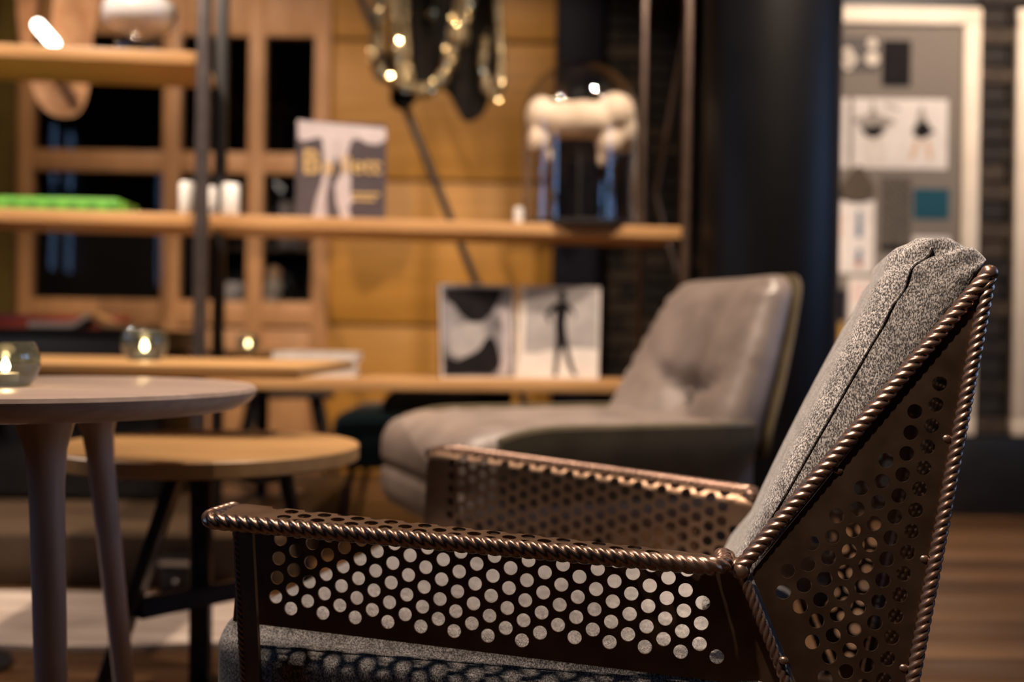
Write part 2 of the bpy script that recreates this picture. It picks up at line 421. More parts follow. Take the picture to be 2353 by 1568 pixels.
# right wall
wr = bpy.data.objects.new('wall_right_brick', None); COL.objects.link(wr); struct(wr); wr.location = (0, YRW, 0)
XR0 = .93
bx('mortar_backing', BLACK, (XR0, .012, 0), (XR, .1, CEIL), wr)
bx('return_face', BLACK, (XR0, .1, 0), (XR0 + .08, YW - YRW + .1, CEIL), wr)
bricks(wr, wx(2236, YRW), wx(2236, YRW) + .245, .33, 2.3, BRICK)
struct(bx('baseboard_right', BLACK, (XR0, YRW - .05, 0), (XR, YRW - .004, wz(2100, 1000, YRW)), bev=.004))

# round column
cc = at(1763, 780, 2.92)
b = B(); b.lathe([(.197, 0), (.197, CEIL)], 64); column = b.obj('trim_2', COLUMN, None, .6, (cc.x, cc.y, 0)); struct(column)

# ------------------------------------------------------------------ ceiling downlights
def downlight(x, y, energy, label, spot=80, aim=None, blend=.5, color=WARM):
    t = thing('downlight', label, 'light', (x, y, CEIL), 0, 'ceiling downlights')
    b = B(); b.lathe([(.035, -.001), (.05, -.001), (.05, -.06), (.042, -.06), (.042, -.02), (.035, -.02)], 20, close=True); b.obj('can', WHITE_CAN, t)
    nm = 'downlight_' + label.split(' at the ')[-1].replace(' ', '_').replace('-', '_') + '_offscreen'
    l = bpy.data.lights.new(nm, 'SPOT'); l.energy = energy; l.color = color; l.spot_size = R(spot); l.spot_blend = blend; l.shadow_soft_size = .035
    o = bpy.data.objects.new(nm, l); COL.objects.link(o); o.parent = t; o.location = (0, 0, -.075)
    if aim is not None:
        d = Vector(aim) - Vector((x, y, CEIL - .075)); o.rotation_euler = d.to_track_quat('-Z', 'Y').to_euler()
    return t
for (x, y, e, ang_, aim, over) in (
        (-.05, 1.16, 62, 66, (.12, 1.38, .4), 'near arm of the perforated armchair'), (.0, 1.80, 95, 50, (.12, 1.26, .4), 'perforated armchair seat'), (-.55, .22, 330, 25, (.56, 1.16, .68), 'perforated armchair cushions'),
        (-.85, 1.15, 52, 70, (-.7, 2.0, .5), 'whitewashed round table'),
        (-.30, 2.05, 34, 50, (-.05, 2.15, .45), 'leather lounge chair'), (-1.3, 1.7, 195, 78, (-1.0, 3.0, 1.1), 'top shelf board'),
        (.75, 2.1, 200, 84, (.2, 3.2, .9), 'glass dome'), (-.7, 3.75, 26, 110, (-.7, 5.0, 1.1), 'small round table'),
        (.1, 3.9, 20, 100, (.0, 5.0, 1.0), 'sequinned drape'), (-1.75, 3.8, 38, 110, (-1.8, 5.0, 1.1), 'glazed partition'),
        (1.9, 2.7, 150, 90, (1.75, 4.1, .95), 'pin board'), (-3.2, 2.45, 240, 42, (-.95, 2.45, 0), 'hide rug'),
        (1.5, 1.6, 17, 110, (1.6, 2.4, 0), 'bare plank floor beyond the armchair')):
    downlight(x, y, e, 'small warm ceiling downlight aimed at the ' + over, ang_, aim)

# ------------------------------------------------------------------ perforated armchair (in focus)
ANG = -R(17.0)
O_CH = Vector((-.222, 1.3985, 0))
chair = thing('perforated_armchair', 'brown perforated metal armchair with twisted rope edges and grey melange cushions', 'armchair', O_CH, ANG)
INV = (Matrix.Translation(O_CH) @ Matrix.Rotation(ANG, 4, 'Z')).inverted()
def cl(px, py, d): return INV @ at(px, py, d)
PITCHH, HOLE = .0217, .0076
def perf(name, m, outline, holes, r, fmap, th, parent, steiner=(), nseg=20):
    pts, edges = [], []
    def ring(ps):
        i0 = len(pts); pts.extend(Vector(p) for p in ps); n = len(ps)
        edges.extend((i0 + i, i0 + (i + 1) % n) for i in range(n))
    dense = []
    for i in range(len(outline)):
        a, b = Vector(outline[i]), Vector(outline[(i + 1) % len(outline)])
        k = max(1, int((b - a).length / .02))
        dense += [a.lerp(b, j / k) for j in range(k)]
    ring(dense)
    for h in holes: ring([(h[0] + r * math.cos(2 * math.pi * k / nseg), h[1] + r * math.sin(2 * math.pi * k / nseg)) for k in range(nseg)])
    for p in steiner:
        if all((p[0] - h[0]) ** 2 + (p[1] - h[1]) ** 2 > (r + .0008) ** 2 for h in holes): pts.append(Vector(p))
    vo, eo, fo, _, _, _ = delaunay_2d_cdt(pts, edges, [], 0, 1e-6)
    def inside(p):
        c = False; n = len(outline)
        for i in range(n):
            (x1, y1), (x2, y2) = outline[i], outline[(i + 1) % n]
            if (y1 > p.y) != (y2 > p.y) and p.x < (x2 - x1) * (p.y - y1) / (y2 - y1) + x1: c = not c
        return c
    lim = (r * math.cos(math.pi / nseg) * .999) ** 2
    cell = {}
    for h in holes: cell.setdefault((int(h[0] // .03), int(h[1] // .03)), []).append(h)
    def inhole(p):
        i, j = int(p.x // .03), int(p.y // .03)
        for di in (-1, 0, 1):
            for dj in (-1, 0, 1):
                for h in cell.get((i + di, j + dj), ()):
                    if (p.x - h[0]) ** 2 + (p.y - h[1]) ** 2 < lim: return True
        return False
    tris = []
    for f in fo:
        c = sum((vo[i] for i in f), Vector((0, 0))) / len(f)
        if inside(c) and not inhole(c): tris.append(tuple(f))
    used = sorted({i for f in tris for i in f}); ix = {v: k for k, v in enumerate(used)}
    N = len(used); verts = []
    for sgn in (1, -1):
        for i in used:
            p, n = fmap(vo[i].x, vo[i].y); verts.append(p + n * (sgn * th / 2))
    faces = [tuple(ix[i] for i in f) for f in tris] + [tuple(N + ix[i] for i in reversed(f)) for f in tris]
    cnt = {}
    for f in tris:
        for i in range(3):
            e = (f[i], f[(i + 1) % 3]); cnt[tuple(sorted(e))] = None if tuple(sorted(e)) in cnt else e
    for k, e in cnt.items():
        if e: a, b_ = ix[e[0]], ix[e[1]]; faces.append((b_, a, N + a, N + b_))
    me = bpy.data.meshes.new(name); me.from_pydata([tuple(v) for v in verts], [], faces); me.update()
    bm = bmesh.new(); bm.from_mesh(me); bmesh.ops.recalc_face_normals(bm, faces=list(bm.faces)); bm.to_mesh(me); bm.free()
    return link(name, me, m, parent, .7)

def resample(path, step):
    path = [Vector(p) for p in path]; out = [path[0]]; acc = 0
    for a, b in zip(path, path[1:]):
        L = (b - a).length; d = step - acc
        while d <= L: out.append(a.lerp(b, d / L)); d += step
        acc = (acc + L) % step
    return out
def rounded_path(pts, rad, n=8):
    pts = [Vector(p) for p in pts]; out = [pts[0]]
    for i in range(1, len(pts) - 1):
        a, b, c = pts[i - 1], pts[i], pts[i + 1]
        r1 = min(rad, (a - b).length * .45, (c - b).length * .45)
        p, q = b + (a - b).normalized() * r1, b + (c - b).normalized() * r1
        out += [p.lerp(b, t).lerp(b.lerp(q, t), t) for t in [k / n for k in range(n + 1)]]
    return out + [pts[-1]]
def rope(name, path, rad, parent, hand=1, lead=.036, lobes=4):
    path = resample(path, .0016); n = 24; verts, faces = [], []
    T = (path[1] - path[0]).normalized(); N = T.orthogonal().normalized()
    for i, p in enumerate(path):
        t = (path[min(i + 1, len(path) - 1)] - path[max(i - 1, 0)]).normalized()
        N = (N - t * N.dot(t)).normalized(); Bn = t.cross(N); ph = hand * 2 * math.pi * i * .0016 / lead
        for k in range(n):
            a = 2 * math.pi * k / n
            rr = rad * (.66 + .34 * abs(math.cos(lobes / 2 * (a - ph))) ** .8)
            verts.append(p + (N * math.cos(a) + Bn * math.sin(a)) * rr)
    for i in range(len(path) - 1):
        for k in range(n):
            a, b = i * n + k, i * n + (k + 1) % n; faces.append((a, b, b + n, a + n))
    faces += [tuple(reversed(range(n))), tuple(range((len(path) - 1) * n, len(path) * n))]
    b = B(); b._add(verts, faces); return b.obj(name, BRONZE_ROPE, parent, 1.2)

# measured corners of the near side, in the chair's own axes (x to the back, -y the near side)
bendF, bendB = cl(560, 1152, 1.13), cl(1632, 1270, 1.05)
ropeF, ropeB = cl(470, 1196, 1.05), cl(1668, 1306, .99)
panF, panB = cl(572, 1438, 1.125), cl(1660, 1566, 1.045)
Jn, Tn = cl(1702, 1312, 1.02), cl(2273, 628, 1.01)
Bk, Lf = cl(2096, 1568, 1.0), cl(1806, 1568, 1.015)
def mir(v, s): return Vector((v.x, v.y * s, v.z))
for side in (1, -1):           # 1 = near side, -1 = its mirror image
    S = side
    bF, bB, rF, rB, pF, pB = [mir(v, S) for v in (bendF, bendB, ropeF, ropeB, panF, panB)]
    J, T, K, Lw = [mir(v, S) for v in (Jn, Tn, Bk, Lf)]
    # ---- arm: upright panel that bends outwards into the arm top
    L = (bB - bF).length; eu = (bB - bF).normalized()
    hF, hB = (pF - bF).length - .008, (pB - bB).length - .005
    wF, wB = (rF - bF).length - .004, (rB - bB).length - .004
    RB = .014
    def dirs(t):
        d = (pF - bF).lerp(pB - bB, t); d = (d - eu * d.dot(eu)).normalized()
        o = (rF - bF).lerp(rB - bB, t); o = (o - eu * o.dot(eu)).normalized()
        return d, o
    def amap(u, v):
        t = u / L; d, o = dirs(t); base = bF + eu * u
        ang = math.pi - d.angle(o); tl = RB * math.tan(ang / 2); arc = RB * ang
        # v < -arc/2: panel ; v > arc/2: top
        if v <= -arc / 2:
            p = base + d * (tl + (-v - arc / 2)); n = -(o - d * o.dot(d)).normalized()
        elif v >= arc / 2:
            p = base + o * (tl + (v - arc / 2)); n = -(d - o * d.dot(o)).normalized()
        else:
            n0 = -(o - d * o.dot(d)).normalized(); n1 = -(d - o * d.dot(o)).normalized()
            k = (v + arc / 2) / arc
            cen = base + d * tl - n0 * RB
            n = (n0 * math.sin((1 - k) * ang) + n1 * math.sin(k * ang)) / max(1e-6, math.sin(ang))
            n.normalize(); p = cen + n * RB
        return p, n
    rc = .022
    hE = hB + (hB - hF) * .14
    out = [(0, -hF), (L + .090, -hE), (L + .034, -.014), (L, .002), (L, wB - rc)]
    out += [(L - rc + rc * math.cos(a), wB - rc + rc * math.sin(a)) for a in [R(q) for q in (15, 30, 45, 60, 75, 90)]]
    out += [(rc + rc * math.cos(a), wF - rc + rc * math.sin(a)) for a in [R(q) for q in (90, 105, 120, 135, 150, 165, 180)]]
    holes = []
    du = PITCHH * math.sqrt(3) / 2
    nc = int(L / du) + 2
    for i in range(nc):
        u = .048 + i * du
        for j in range(-9, 8):
            v = -.0115 + (j + (.5 if i % 2 else 0)) * PITCHH - .006 * u / L
            t = u / L
            if u < .04 or (v < -.02 and u > L + .020 + .054 * (-v - .014) / (hE - .014) - .040) or (v >= -.02 and u > L - .02): continue
            if v < -(hF + (hB - hF) * t) + .0175: continue
            if v > (wF + (wB - wF) * t) - .0175: continue
            if v > .01 and (u < .06 or u > L - .055): continue
            holes.append((u, v))
    st = [(u * .008, v * .0035) for u in range(1, int(L / .008)) for v in range(-4, 5)]
    perf('arm_shell', BRONZE, out, holes, HOLE, amap, .0025, chair, st)
    # rope round the arm top
    topn = (rF - bF).cross(eu).normalized()
    e0, e1 = bF + (rF - bF) * .15 , bB + (rB - bB) * .05
    pth = [bF.lerp(rF, .16) + Vector((-.004, 0, -.006)), rF + Vector((-.004, 0, 0)), rB, bB + Vector((.012, 0, .0)), J]
    rope('rope_trim', rounded_path(pth, .026), .0094, chair, S, .046)
    # ---- front upright with rope, down to the floor
    d0, _ = dirs(0)
    ft = bF + d0 * .012; fb = pF + (pF - bF).normalized() * .05
    low = fb + (fb - ft).normalized() * (fb.z / ((ft.z - fb.z) / (fb - ft).length))
    low.z = 0.0
    ft.x += .020; low.x += .020; ft.y -= .036 * S; low.y -= .036 * S; b = B()
    nrm = Vector((0, 1, 0)); ex = Vector((1, 0, 0))
    w2 = .009
    vs = []
    for p in (ft, low):
        for sx in (-1, 1):
            for sy in (-1, 1): vs.append(p + ex * (sx * w2 + .006) + nrm * (sy * .0025))
    b._add(vs, [(0, 1, 3, 2), (4, 6, 7, 5), (0, 2, 6, 4), (1, 5, 7, 3), (0, 4, 5, 1), (2, 3, 7, 6)])
    b.obj('front_leg', BRONZE, chair, 0)
    rope('rope_trim', [ft + Vector((-.006, 0, -.005)), low + Vector((-.006, 0, .006))], .0045, chair, -S, .026)
    # ---- back wing: flat perforated triangle framed by rope
    # foot of the wing where the rear edge and lower front edge meet
    er = (K - T).normalized(); el = (Lw - J).normalized()
    zf = .165
    Vr = T + er * ((T.z - zf) / -er.z); Vl = J + el * ((J.z - zf) / -el.z)
    V = (Vr + Vl) / 2
    ey = (Vr - T).normalized(); n_w = (J - T).cross(ey).normalized()
    ex2 = n_w.cross(ey).normalized()
    if (J - T).dot(ex2) < 0: ex2 = -ex2
    def to2(p): q = p - T; return (q.dot(ex2), q.dot(ey))
    T2, J2, Vl2, Vr2 = (0, 0), to2(J), to2(V + (Vl - V) * .9), to2(V + (Vr - V) * .9)
    def inset(poly, d):
        n = len(poly); area = sum(poly[i][0] * poly[(i + 1) % n][1] - poly[(i + 1) % n][0] * poly[i][1] for i in range(n))
        sg = 1 if area > 0 else -1; res = []
        for i in range(n):
            a, b_, c = [Vector(poly[k % n]) for k in (i - 1, i, i + 1)]
            d1, d2 = (b_ - a).normalized(), (c - b_).normalized()
            n1, n2 = Vector((-d1.y, d1.x)) * sg, Vector((-d2.y, d2.x)) * sg
            bis = (n1 + n2); bis /= max(.25, bis.dot(n1)); res.append(tuple(b_ + bis * d))
        return res
    poly = [T2, J2, Vl2, Vr2]
    plate = inset(poly, .009)
    def rnd(poly, rad):
        p3 = [Vector((x, y, 0)) for x, y in poly]; n = len(p3); res = []
        for i in range(n):
            a, b_, c = p3[i - 1], p3[i], p3[(i + 1) % n]
            r1 = min(rad, (a - b_).length * .4, (c - b_).length * .4)
            p, q = b_ + (a - b_).normalized() * r1, b_ + (c - b_).normalized() * r1
            res += [tuple(p.lerp(b_, k / 5).lerp(b_.lerp(q, k / 5), k / 5).to_2d()) for k in range(6)]
        return res
    def wmap(u, v): return T + ex2 * u + ey * v + n_w * .0, n_w
    h0 = to2(mir(cl(2168, 834, 1.01), S))
    hs = []
    def edge_d(p, a, b_):
        a, b_ = Vector(a), Vector(b_); d = (b_ - a).normalized(); q = Vector(p) - a
        return abs(d.x * q.y - d.y * q.x)
    def inpoly(p, poly):
        c = False
        for i in range(len(poly)):
            (x1, y1), (x2, y2) = poly[i], poly[(i + 1) % len(poly)]
            if (y1 > p[1]) != (y2 > p[1]) and p[0] < (x2 - x1) * (p[1] - y1) / (y2 - y1) + x1: c = not c
        return c
    for i in range(0, 16):
        for j in range(-6, 40):
            p = (h0[0] + i * du, h0[1] + (j + (.5 if i % 2 else 0)) * PITCHH)
            if not inpoly(p, poly): continue
            if min(edge_d(p, J2, T2), edge_d(p, J2, Vl2)) < .031: continue
            if edge_d(p, Vl2, Vr2) < .02: continue
            hs.append(p)
    perf('back_wing', BRONZE, rnd(plate, .006), hs, HOLE, wmap, .0025, chair)
    off = n_w * (.002 if n_w.y < 0 else -.002)
    rope('rope_trim', [J + Vector((0, 0, .004)), T], .0082, chair, S, .040)
    rope('rope_trim', [T, V + (Vr - V) * .9], .0078, chair, S, .036)
    rope('rope_trim', [J, V + (Vl - V) * .9], .0062, chair, S, .036)
    # tip cap and weld beads
    b = B(); b.sphere(T, .0088, 14); b.obj('tip_cap', BRONZE_ROPE, chair)
    b = B(); b.sphere(J, .0095, 14, (1, 1, 1.1)); b.obj('weld_bead', BRONZE_ROPE, chair)
    for (a, c, k, ins) in ((T, Vr, .28, .011), (T, Vr, .66, .011), (J, Vl, .30, .009), (J, T, .36, .010), (T, Vr, .48, .011)):
        p = a.lerp(c, k); inn = (J.lerp(Vr, .5) - p); inn = (inn - (c - a).normalized() * inn.dot((c - a).normalized())).normalized()
        b = B(); b.sphere(p + inn * ins, .0042, 10, (1.3, .8, 1)); b.obj('weld_bead', BRONZE_ROPE, chair)
    # rear leg
    b = B(); b.tube([V + Vector((0, 0, .012)), Vector((V.x + .035, V.y + .01 * (1 if V.y > 0 else -1), 0))], [.012, .009], 12); b.obj('rear_leg', BRONZE, chair)
    if S == 1: NEAR = dict(T=T.copy(), V=V.copy(), Vr=Vr.copy(), J=J.copy(), pF=pF.copy(), pB=pB.copy(), low=low.copy(), fb=fb.copy())
# back plate between the wings
Tn_, Vn_ = NEAR['T'], NEAR['Vr']
yT, yV = abs(Tn_.y), abs(Vn_.y)
Lb = (Tn_ - Vn_).length; eb = Vector((Tn_.x - Vn_.x, 0, Tn_.z - Vn_.z)).normalized()
def bmap(u, v): return Vector((Vn_.x, 0, Vn_.z)) + Vector((0, 1, 0)) * u + eb * v, Vector((eb.z, 0, -eb.x))
outl = [(-yV + .006, .0), (yV - .006, .0), (yT - .006, Lb), (-yT + .006, Lb)]
hs = []
for i in range(-8, 9):
    for j in range(1, 40):
        u, v = i * PITCHH * .866, .02 + (j + (.5 if i % 2 else 0)) * PITCHH
        if abs(u) < yV + (yT - yV) * v / Lb - .03 and v < Lb - .03: hs.append((u, v))
perf('back_panel', BRONZE, outl, hs, HOLE, bmap, .0025, chair)
rope('rope_trim', [Vector((Tn_.x, -yT, Tn_.z)), Vector((Tn_.x, yT, Tn_.z))], .0075, chair, 1, .042)
# seat pan
yf, yb = abs(NEAR['fb'].y), abs(NEAR['V'].y)
ZP = .235
b = B(); b.prism([(.012, -yf), (NEAR['V'].x - .03, -yb), (NEAR['V'].x - .03, yb), (.012, yf)], .004, Matrix.Translation((0, 0, ZP - .004))); b.obj('seat_pan', BRONZE, chair, 0)
b = B()
b.tube([(.03, -yf + .005, ZP - .012), (NEAR['V'].x - .02, -yb, ZP - .05)], .008, 8); b.obj('seat_rail', BRONZE, chair)
b = B(); b.tube([(.03, yf - .005, ZP - .012), (NEAR['V'].x - .02, yb, ZP - .05)], .008, 8); b.obj('seat_rail', BRONZE, chair)
# seat cushion
cf = cl(506, 1446, 1.10)
x0c, x1c = cf.x - .030, Jn.x + .045
yc0, yc1 = abs(panF.y) - .006, abs(panB.y) - .006
zt = cf.z + .002
hx, hz = (x1c - x0c) / 2, (zt - ZP) / 2
def seat_fn(q, u):
    t = (u.x + 1) / 2; yw = yc0 + (yc1 - yc0) * t
    top = .5 + .5 * u.z
    crown = .012 * (1 - u.x ** 2) * (1 - u.y ** 2) * (1 if u.z > 0 else .0)
    drop = -.020 * t * max(0, u.z)
    wr = .0025 * math.sin(q.x * 70 + 3 * u.y) * (1 - abs(u.z)) * (abs(u.y) > .97)
    zz = ZP + hz + q.z + crown + drop
    bul = max(0, min(1, ((panF.z + (panB.z - panF.z) * t - .006) - zz) / .022)); bul = bul * bul * (3 - 2 * bul)
    return Vector((x0c + hx + q.x, u.y * (yw + .030 * bul * (.35 + .65 * min(1, t / .08))) + wr, zz))
b = B(); b.rounded((hx, yc0, hz), .024, seat_fn, (22, 22, 22)); seat = b.obj('seat_cushion', FABRIC, chair, 3.2)
# piping seam round the seat cushion
def seam_loop(f, n=120): return [f(2 * math.pi * k / n) for k in range(n + 1)]
b = B()
pts = []
for (ux, uy) in [(-.90 + 1.85 * k / 40, -1) for k in range(41)]:
    p = seat_fn(Vector((ux * (hx - .004), 0, hz * .66)), Vector((ux, -1.004, .66))); pts.append(p)
b.tube(pts, .0014, 6); b.obj('piping', FABRIC, seat)
# back cushion: leans on the wings, its near gusset shows beside the rope
dJT = (Tn - Jn); a_back = Vector((dJT.x, 0, dJT.z)).normalized()   # up along the back
f_back = Vector((-a_back.z, 0, a_back.x))                          # towards the sitter
if f_back.x > 0: f_back = -f_back
Lc = dJT.length + .045
base = Vector((Jn.x, 0, Jn.z)) - a_back * .075
Lc = Lc + .046
THK = .066
def back_fn(q, u):
    t = (u.z + 1) / 2
    yw = abs(Jn.y) - .008 + (abs(Tn.y) - abs(Jn.y)) * t
    yw -= .035 * max(0, min(1, (.30 - t) / .12))
    yy = u.y * yw
    ts = (t * Lc - .075) / dJT.length              # 0 at the arm, 1 at the tip of the wing
    th = .030 + .062 * max(0, ts) if ts < .92 else .087 - .10 * (ts - .92)
    front = u.x * .5 + .5
    crown = .010 * (1 - u.y ** 2) * (1 - (2 * t - 1) ** 2) * front
    wr = .0035 * math.sin(t * 62 + 9 * u.x) * (t - .68) / .3 if t > .68 else 0.0
    topsag = -.020 * front * max(0, t - .80) / .20
    return base + a_back * (q.z + Lc / 2 + topsag) + f_back * (th * front - .022 + .024 * max(0, min(1, ts)) + crown + wr) + Vector((0, yy + wr * (1 if u.y > 0 else -1), 0))
b = B(); b.rounded((THK / 2, abs(Jn.y), Lc / 2), .024, back_fn, (26, 26, 26)); bc = b.obj('back_cushion', FABRIC, chair, 3.2)
b = B()
pts = [back_fn(Vector((0, 0, z * Lc / 2)), Vector((.42, -1.003, z))) for z in [-.95 + 1.86 * k / 50 for k in range(51)]]
b.tube(pts, .0016, 6); b.obj('piping', FABRIC, bc)

# ------------------------------------------------------------------ taupe leather lounge chair
fa = R(24)
SC = 1.13
nb, fbk = at(1672, 987, 1.85 * SC), at(1400, 931, 2.30 * SC)
c2 = (nb + fbk) / 2
lounge = thing('leather_lounge_chair', 'taupe leather lounge chair with tufted back and low wrap-around shell', 'lounge chair', (c2.x, c2.y, 0), math.atan2(-math.sin(fa), -math.cos(fa)))
# local axes: +x forward (where the sitter looks), +y the near side
ZR, HW, DEP, ZTOP = .5215, .296, .60, .852
def ushape(s, inset=0.0):
    """U path: near front -> back -> far front ; s in 0..1"""
    hw = HW - inset; r = .13; xb = -.115 + inset; str_l = DEP - xb - r - .06
    arc = math.pi / 2 * r; mid = 2 * (hw - r)
    tot = 2 * str_l + 2 * arc + mid; d = s * tot
    if d < str_l: return Vector((xb + r + str_l - d, hw, 0))
    d -= str_l
    if d < arc: a = d / r; return Vector((xb + r - r * math.sin(a), hw - r + r * math.cos(a), 0))
    d -= arc
    if d < mid: return Vector((xb, hw - r - d, 0))
    d -= mid
    if d < arc: a = d / r; return Vector((xb + r - r * math.cos(a), -(hw - r) - r * math.sin(a), 0))
    d -= arc
    return Vector((xb + r + d, -hw, 0))
def shell_fn(s, t, inset=0.0):
    p = ushape(s, inset)
    k = abs(s - .5) / .5
    drop = -.02 * max(0, (k - .86) / .14) ** 2
    zz = .315 + (ZR + drop - .315) * t
    tp = .80 + .20 * min(1, t / .75) ** .6
    return Vector((.2 + (p.x - .2) * tp, p.y * tp, zz))
b = B()
NS, NT = 60, 12
b.grid(lambda u, v: shell_fn(u, v), NS, NT)
b.grid(lambda u, v: shell_fn(u, v, .022), NS, NT)
b.grid(lambda u, v: shell_fn(u, 1, .022 * v), NS, 3)
b.grid(lambda u, v: shell_fn(0, v, .022 * u), 3, NT); b.grid(lambda u, v: shell_fn(1, v, .022 * u), 3, NT)
bmesh.ops.remove_doubles(b.bm, verts=list(b.bm.verts), dist=1e-4)
shell = b.obj('shell', LEATHER_OUT, lounge, .9)
b = B(); b.tube([shell_fn(k / 80, 1.0, .010) for k in range(81)], .010, 8); b.obj('shell_piping', LEATHER_OUT, shell)
b = B(); b.prism([(shell_fn(k / 30, 0, .0).x, shell_fn(k / 30, 0, .0).y) for k in range(31)], .012, Matrix.Translation((0, 0, .306))); b.obj('shell_floor', LEATHER_OUT, lounge, 0)
# seat cushion with rolled front
def seat2(q, u):
    t = (u.x + 1) / 2
    x = .265 + q.x; z = .412 + q.z
    fr = max(0, (t - .80) / .20)
    z -= (.012 * fr ** 2) if u.z > 0 else 0
    z += .010 * (1 - u.x ** 2) * (1 - u.y ** 2) * max(0, u.z)
    x += -.010 * math.exp(-((z - .405) / .007) ** 2) * (1 if u.x > .9 else 0)
    z += .003 * math.sin(x * 75) * (abs(u.y) > .75) * max(0, u.z)
    return Vector((x, u.y * (HW - .026), z))
b = B(); b.rounded((.355, HW - .026, .112), .066, seat2, (26, 26, 26)); b.obj('seat_cushion', LEATHER, lounge, 3.2)
# tufted back cushion in a padded back shell
def back_shape(q, u, grow=0.0, off=0.0, tuft=True):
    t = (u.z + 1) / 2
    z = .44 + (ZTOP - .44) * t
    wd = (.268 - .070 * t ** 1.8) + grow
    y = u.y * wd
    th = .115 - .055 * t
    front = u.x * .5 + .5
    zz = max(0, z - .50) / (ZTOP - .50)
    x = -.108 - .135 * zz + .035 * (u.y ** 2) * front + off
    puff = .024 * (1 - u.y ** 2) * (1 - (2 * t - 1) ** 4)
    dx = 0
    if front > .6 and tuft:
        ty, tz = .02, .575
        ry, rz = y - ty, z - tz; rr = math.hypot(ry, rz)
        dx -= .060 * math.exp(-(rr / .034) ** 2) + .034 * math.exp(-(rr / .085) ** 2)
        ang = math.atan2(rz, ry)
        dx -= .026 * max(0, math.cos(ang * 5 - 1.2)) ** 4 * math.exp(-((rr - .07) / .08) ** 2)
        dx -= .006 * math.sin(z * 170) * (1 if abs(u.y) > .66 else 0) * (abs(u.y) - .66) / .34
    return Vector((x + th * front + puff * front + dx, y, z + grow * (1 if u.z > 0 else 0)))
b = B(); b.rounded((.06, .22, .2), .05, back_shape, (30, 30, 30)); bk2 = b.obj('back_cushion', LEATHER, lounge, 3.2)
def back_out(q, u):
    v = back_shape(q, u, .003, -.005, False); w_ = back_shape(Vector((-.06, q.y, q.z)), Vector((-1, u.y, u.z)), .003, -.005, False)
    return w_ + (v - w_) * .10
b = B(); b.rounded((.06, .22, .2), .045, back_out, (20, 20, 20)); b.obj('back_shell', LEATHER_OUT, lounge, 3.2)
b = B(); b.sphere((-.062, .02, .575), .012, 12, (.5, 1, 1)); b.obj('tuft_button', LEATHER, bk2)
b = B(); b.cone((.16, 0, .035), (.16, 0, .308), .022); b.obj('pedestal', DARK_METAL, lounge)
for k in range(4):
    a = R(45 + 90 * k); b = B(); b.tube([(.16, 0, .05), (.16 + .27 * math.cos(a), .27 * math.sin(a), .014)], [.018, .012], 10); b.obj('foot', DARK_METAL, lounge)

# ------------------------------------------------------------------ teal low chair behind the shelf
tp = at(905, 1000, 3.62)
teal = thing('teal_lounge_chair', 'dark teal wool low chair with thin black legs beneath the lowest shelf', 'chair', (tp.x, tp.y, 0), 0)
x0 = wx(792, 3.62) - tp.x
TZ = at(905, 936, 3.62).z
def tseat(q, u): return Vector((x0 + .30 + q.x, q.y, TZ - .10 + q.z + .01 * (1 - u.x ** 2) * max(0, u.z)))
b = B(); b.rounded((.30, .27, .098), .055, tseat, (14, 14, 14)); b.obj('seat', TEAL, teal, 3.2)
def tback(q, u): return Vector((x0 + .36 + q.x + .35 * (q.z + .08), q.y, TZ + .03 + q.z))
b = B(); b.rounded((.22, .25, .048), .04, tback, (12, 12, 12)); b.obj('backrest', SEQ_CLOTH, teal, 3.2)
for sx, sy in ((.07, -.2), (.07, .2), (.53, -.2), (.53, .2)):
    b = B(); b.cone((x0 + sx + .0, sy, TZ - .19), (x0 + sx + (-.05 if sx < .3 else .05), sy * 1.15, 0), .014, .010, 10); b.obj('leg', BLACK, teal)

# black stool in front of the oak wall
sp = at(655, 940, 4.35)
stool = thing('wooden_stool', 'black four-legged stool with flat seat in front of oak wall', 'stool', (sp.x, sp.y, 0), R(20))
bx('seat', BLACK, (-.19, -.16, .425), (.19, .16, .455), stool, .008)
for sx in (-1, 1):
    for sy in (-1, 1):
        b = B(); b.cone((sx * .13, sy * .10, .43), (sx * .22, sy * .17, 0), .019, .014, 10); b.obj('leg', BLACK, stool)
for sy in (-1, 1):
    b = B(); b.cone((-.17, sy * .13, .22), (.17, sy * .13, .22), .010, n=8); b.obj('stretcher', BLACK, stool)

# ------------------------------------------------------------------ plinth, black cabinet, rug
plinth = tag(bx('platform', BROWN_BASE, (-2.4, 2.70, .0), (wx(650, 2.7), 3.95, .143), None, .006), 'low dark brown wooden platform under the shelving', 'platform')
cab = thing('black_cabinet', 'low black cabinet standing on the platform below the shelves', 'cabinet', (-1.66, 3.42, .143))
bx('body', BLACK, (-.62, -.16, 0), (.52, .18, .545), cab, .004)
bx('top_board', BLACK, (-.63, -.175, .5455), (.53, .19, .560), cab, .003)
for k in range(2):
    d = bx('door', BLACK, (-.61 + k * .565, -.178, .02), (-.055 + k * .565, -.161, .53), cab, .003)
    h = bx('handle', DARK_METAL, (.24 if k == 0 else -.25, -.022, -.06), (.25 if k == 0 else -.24, -.009, .06), d)
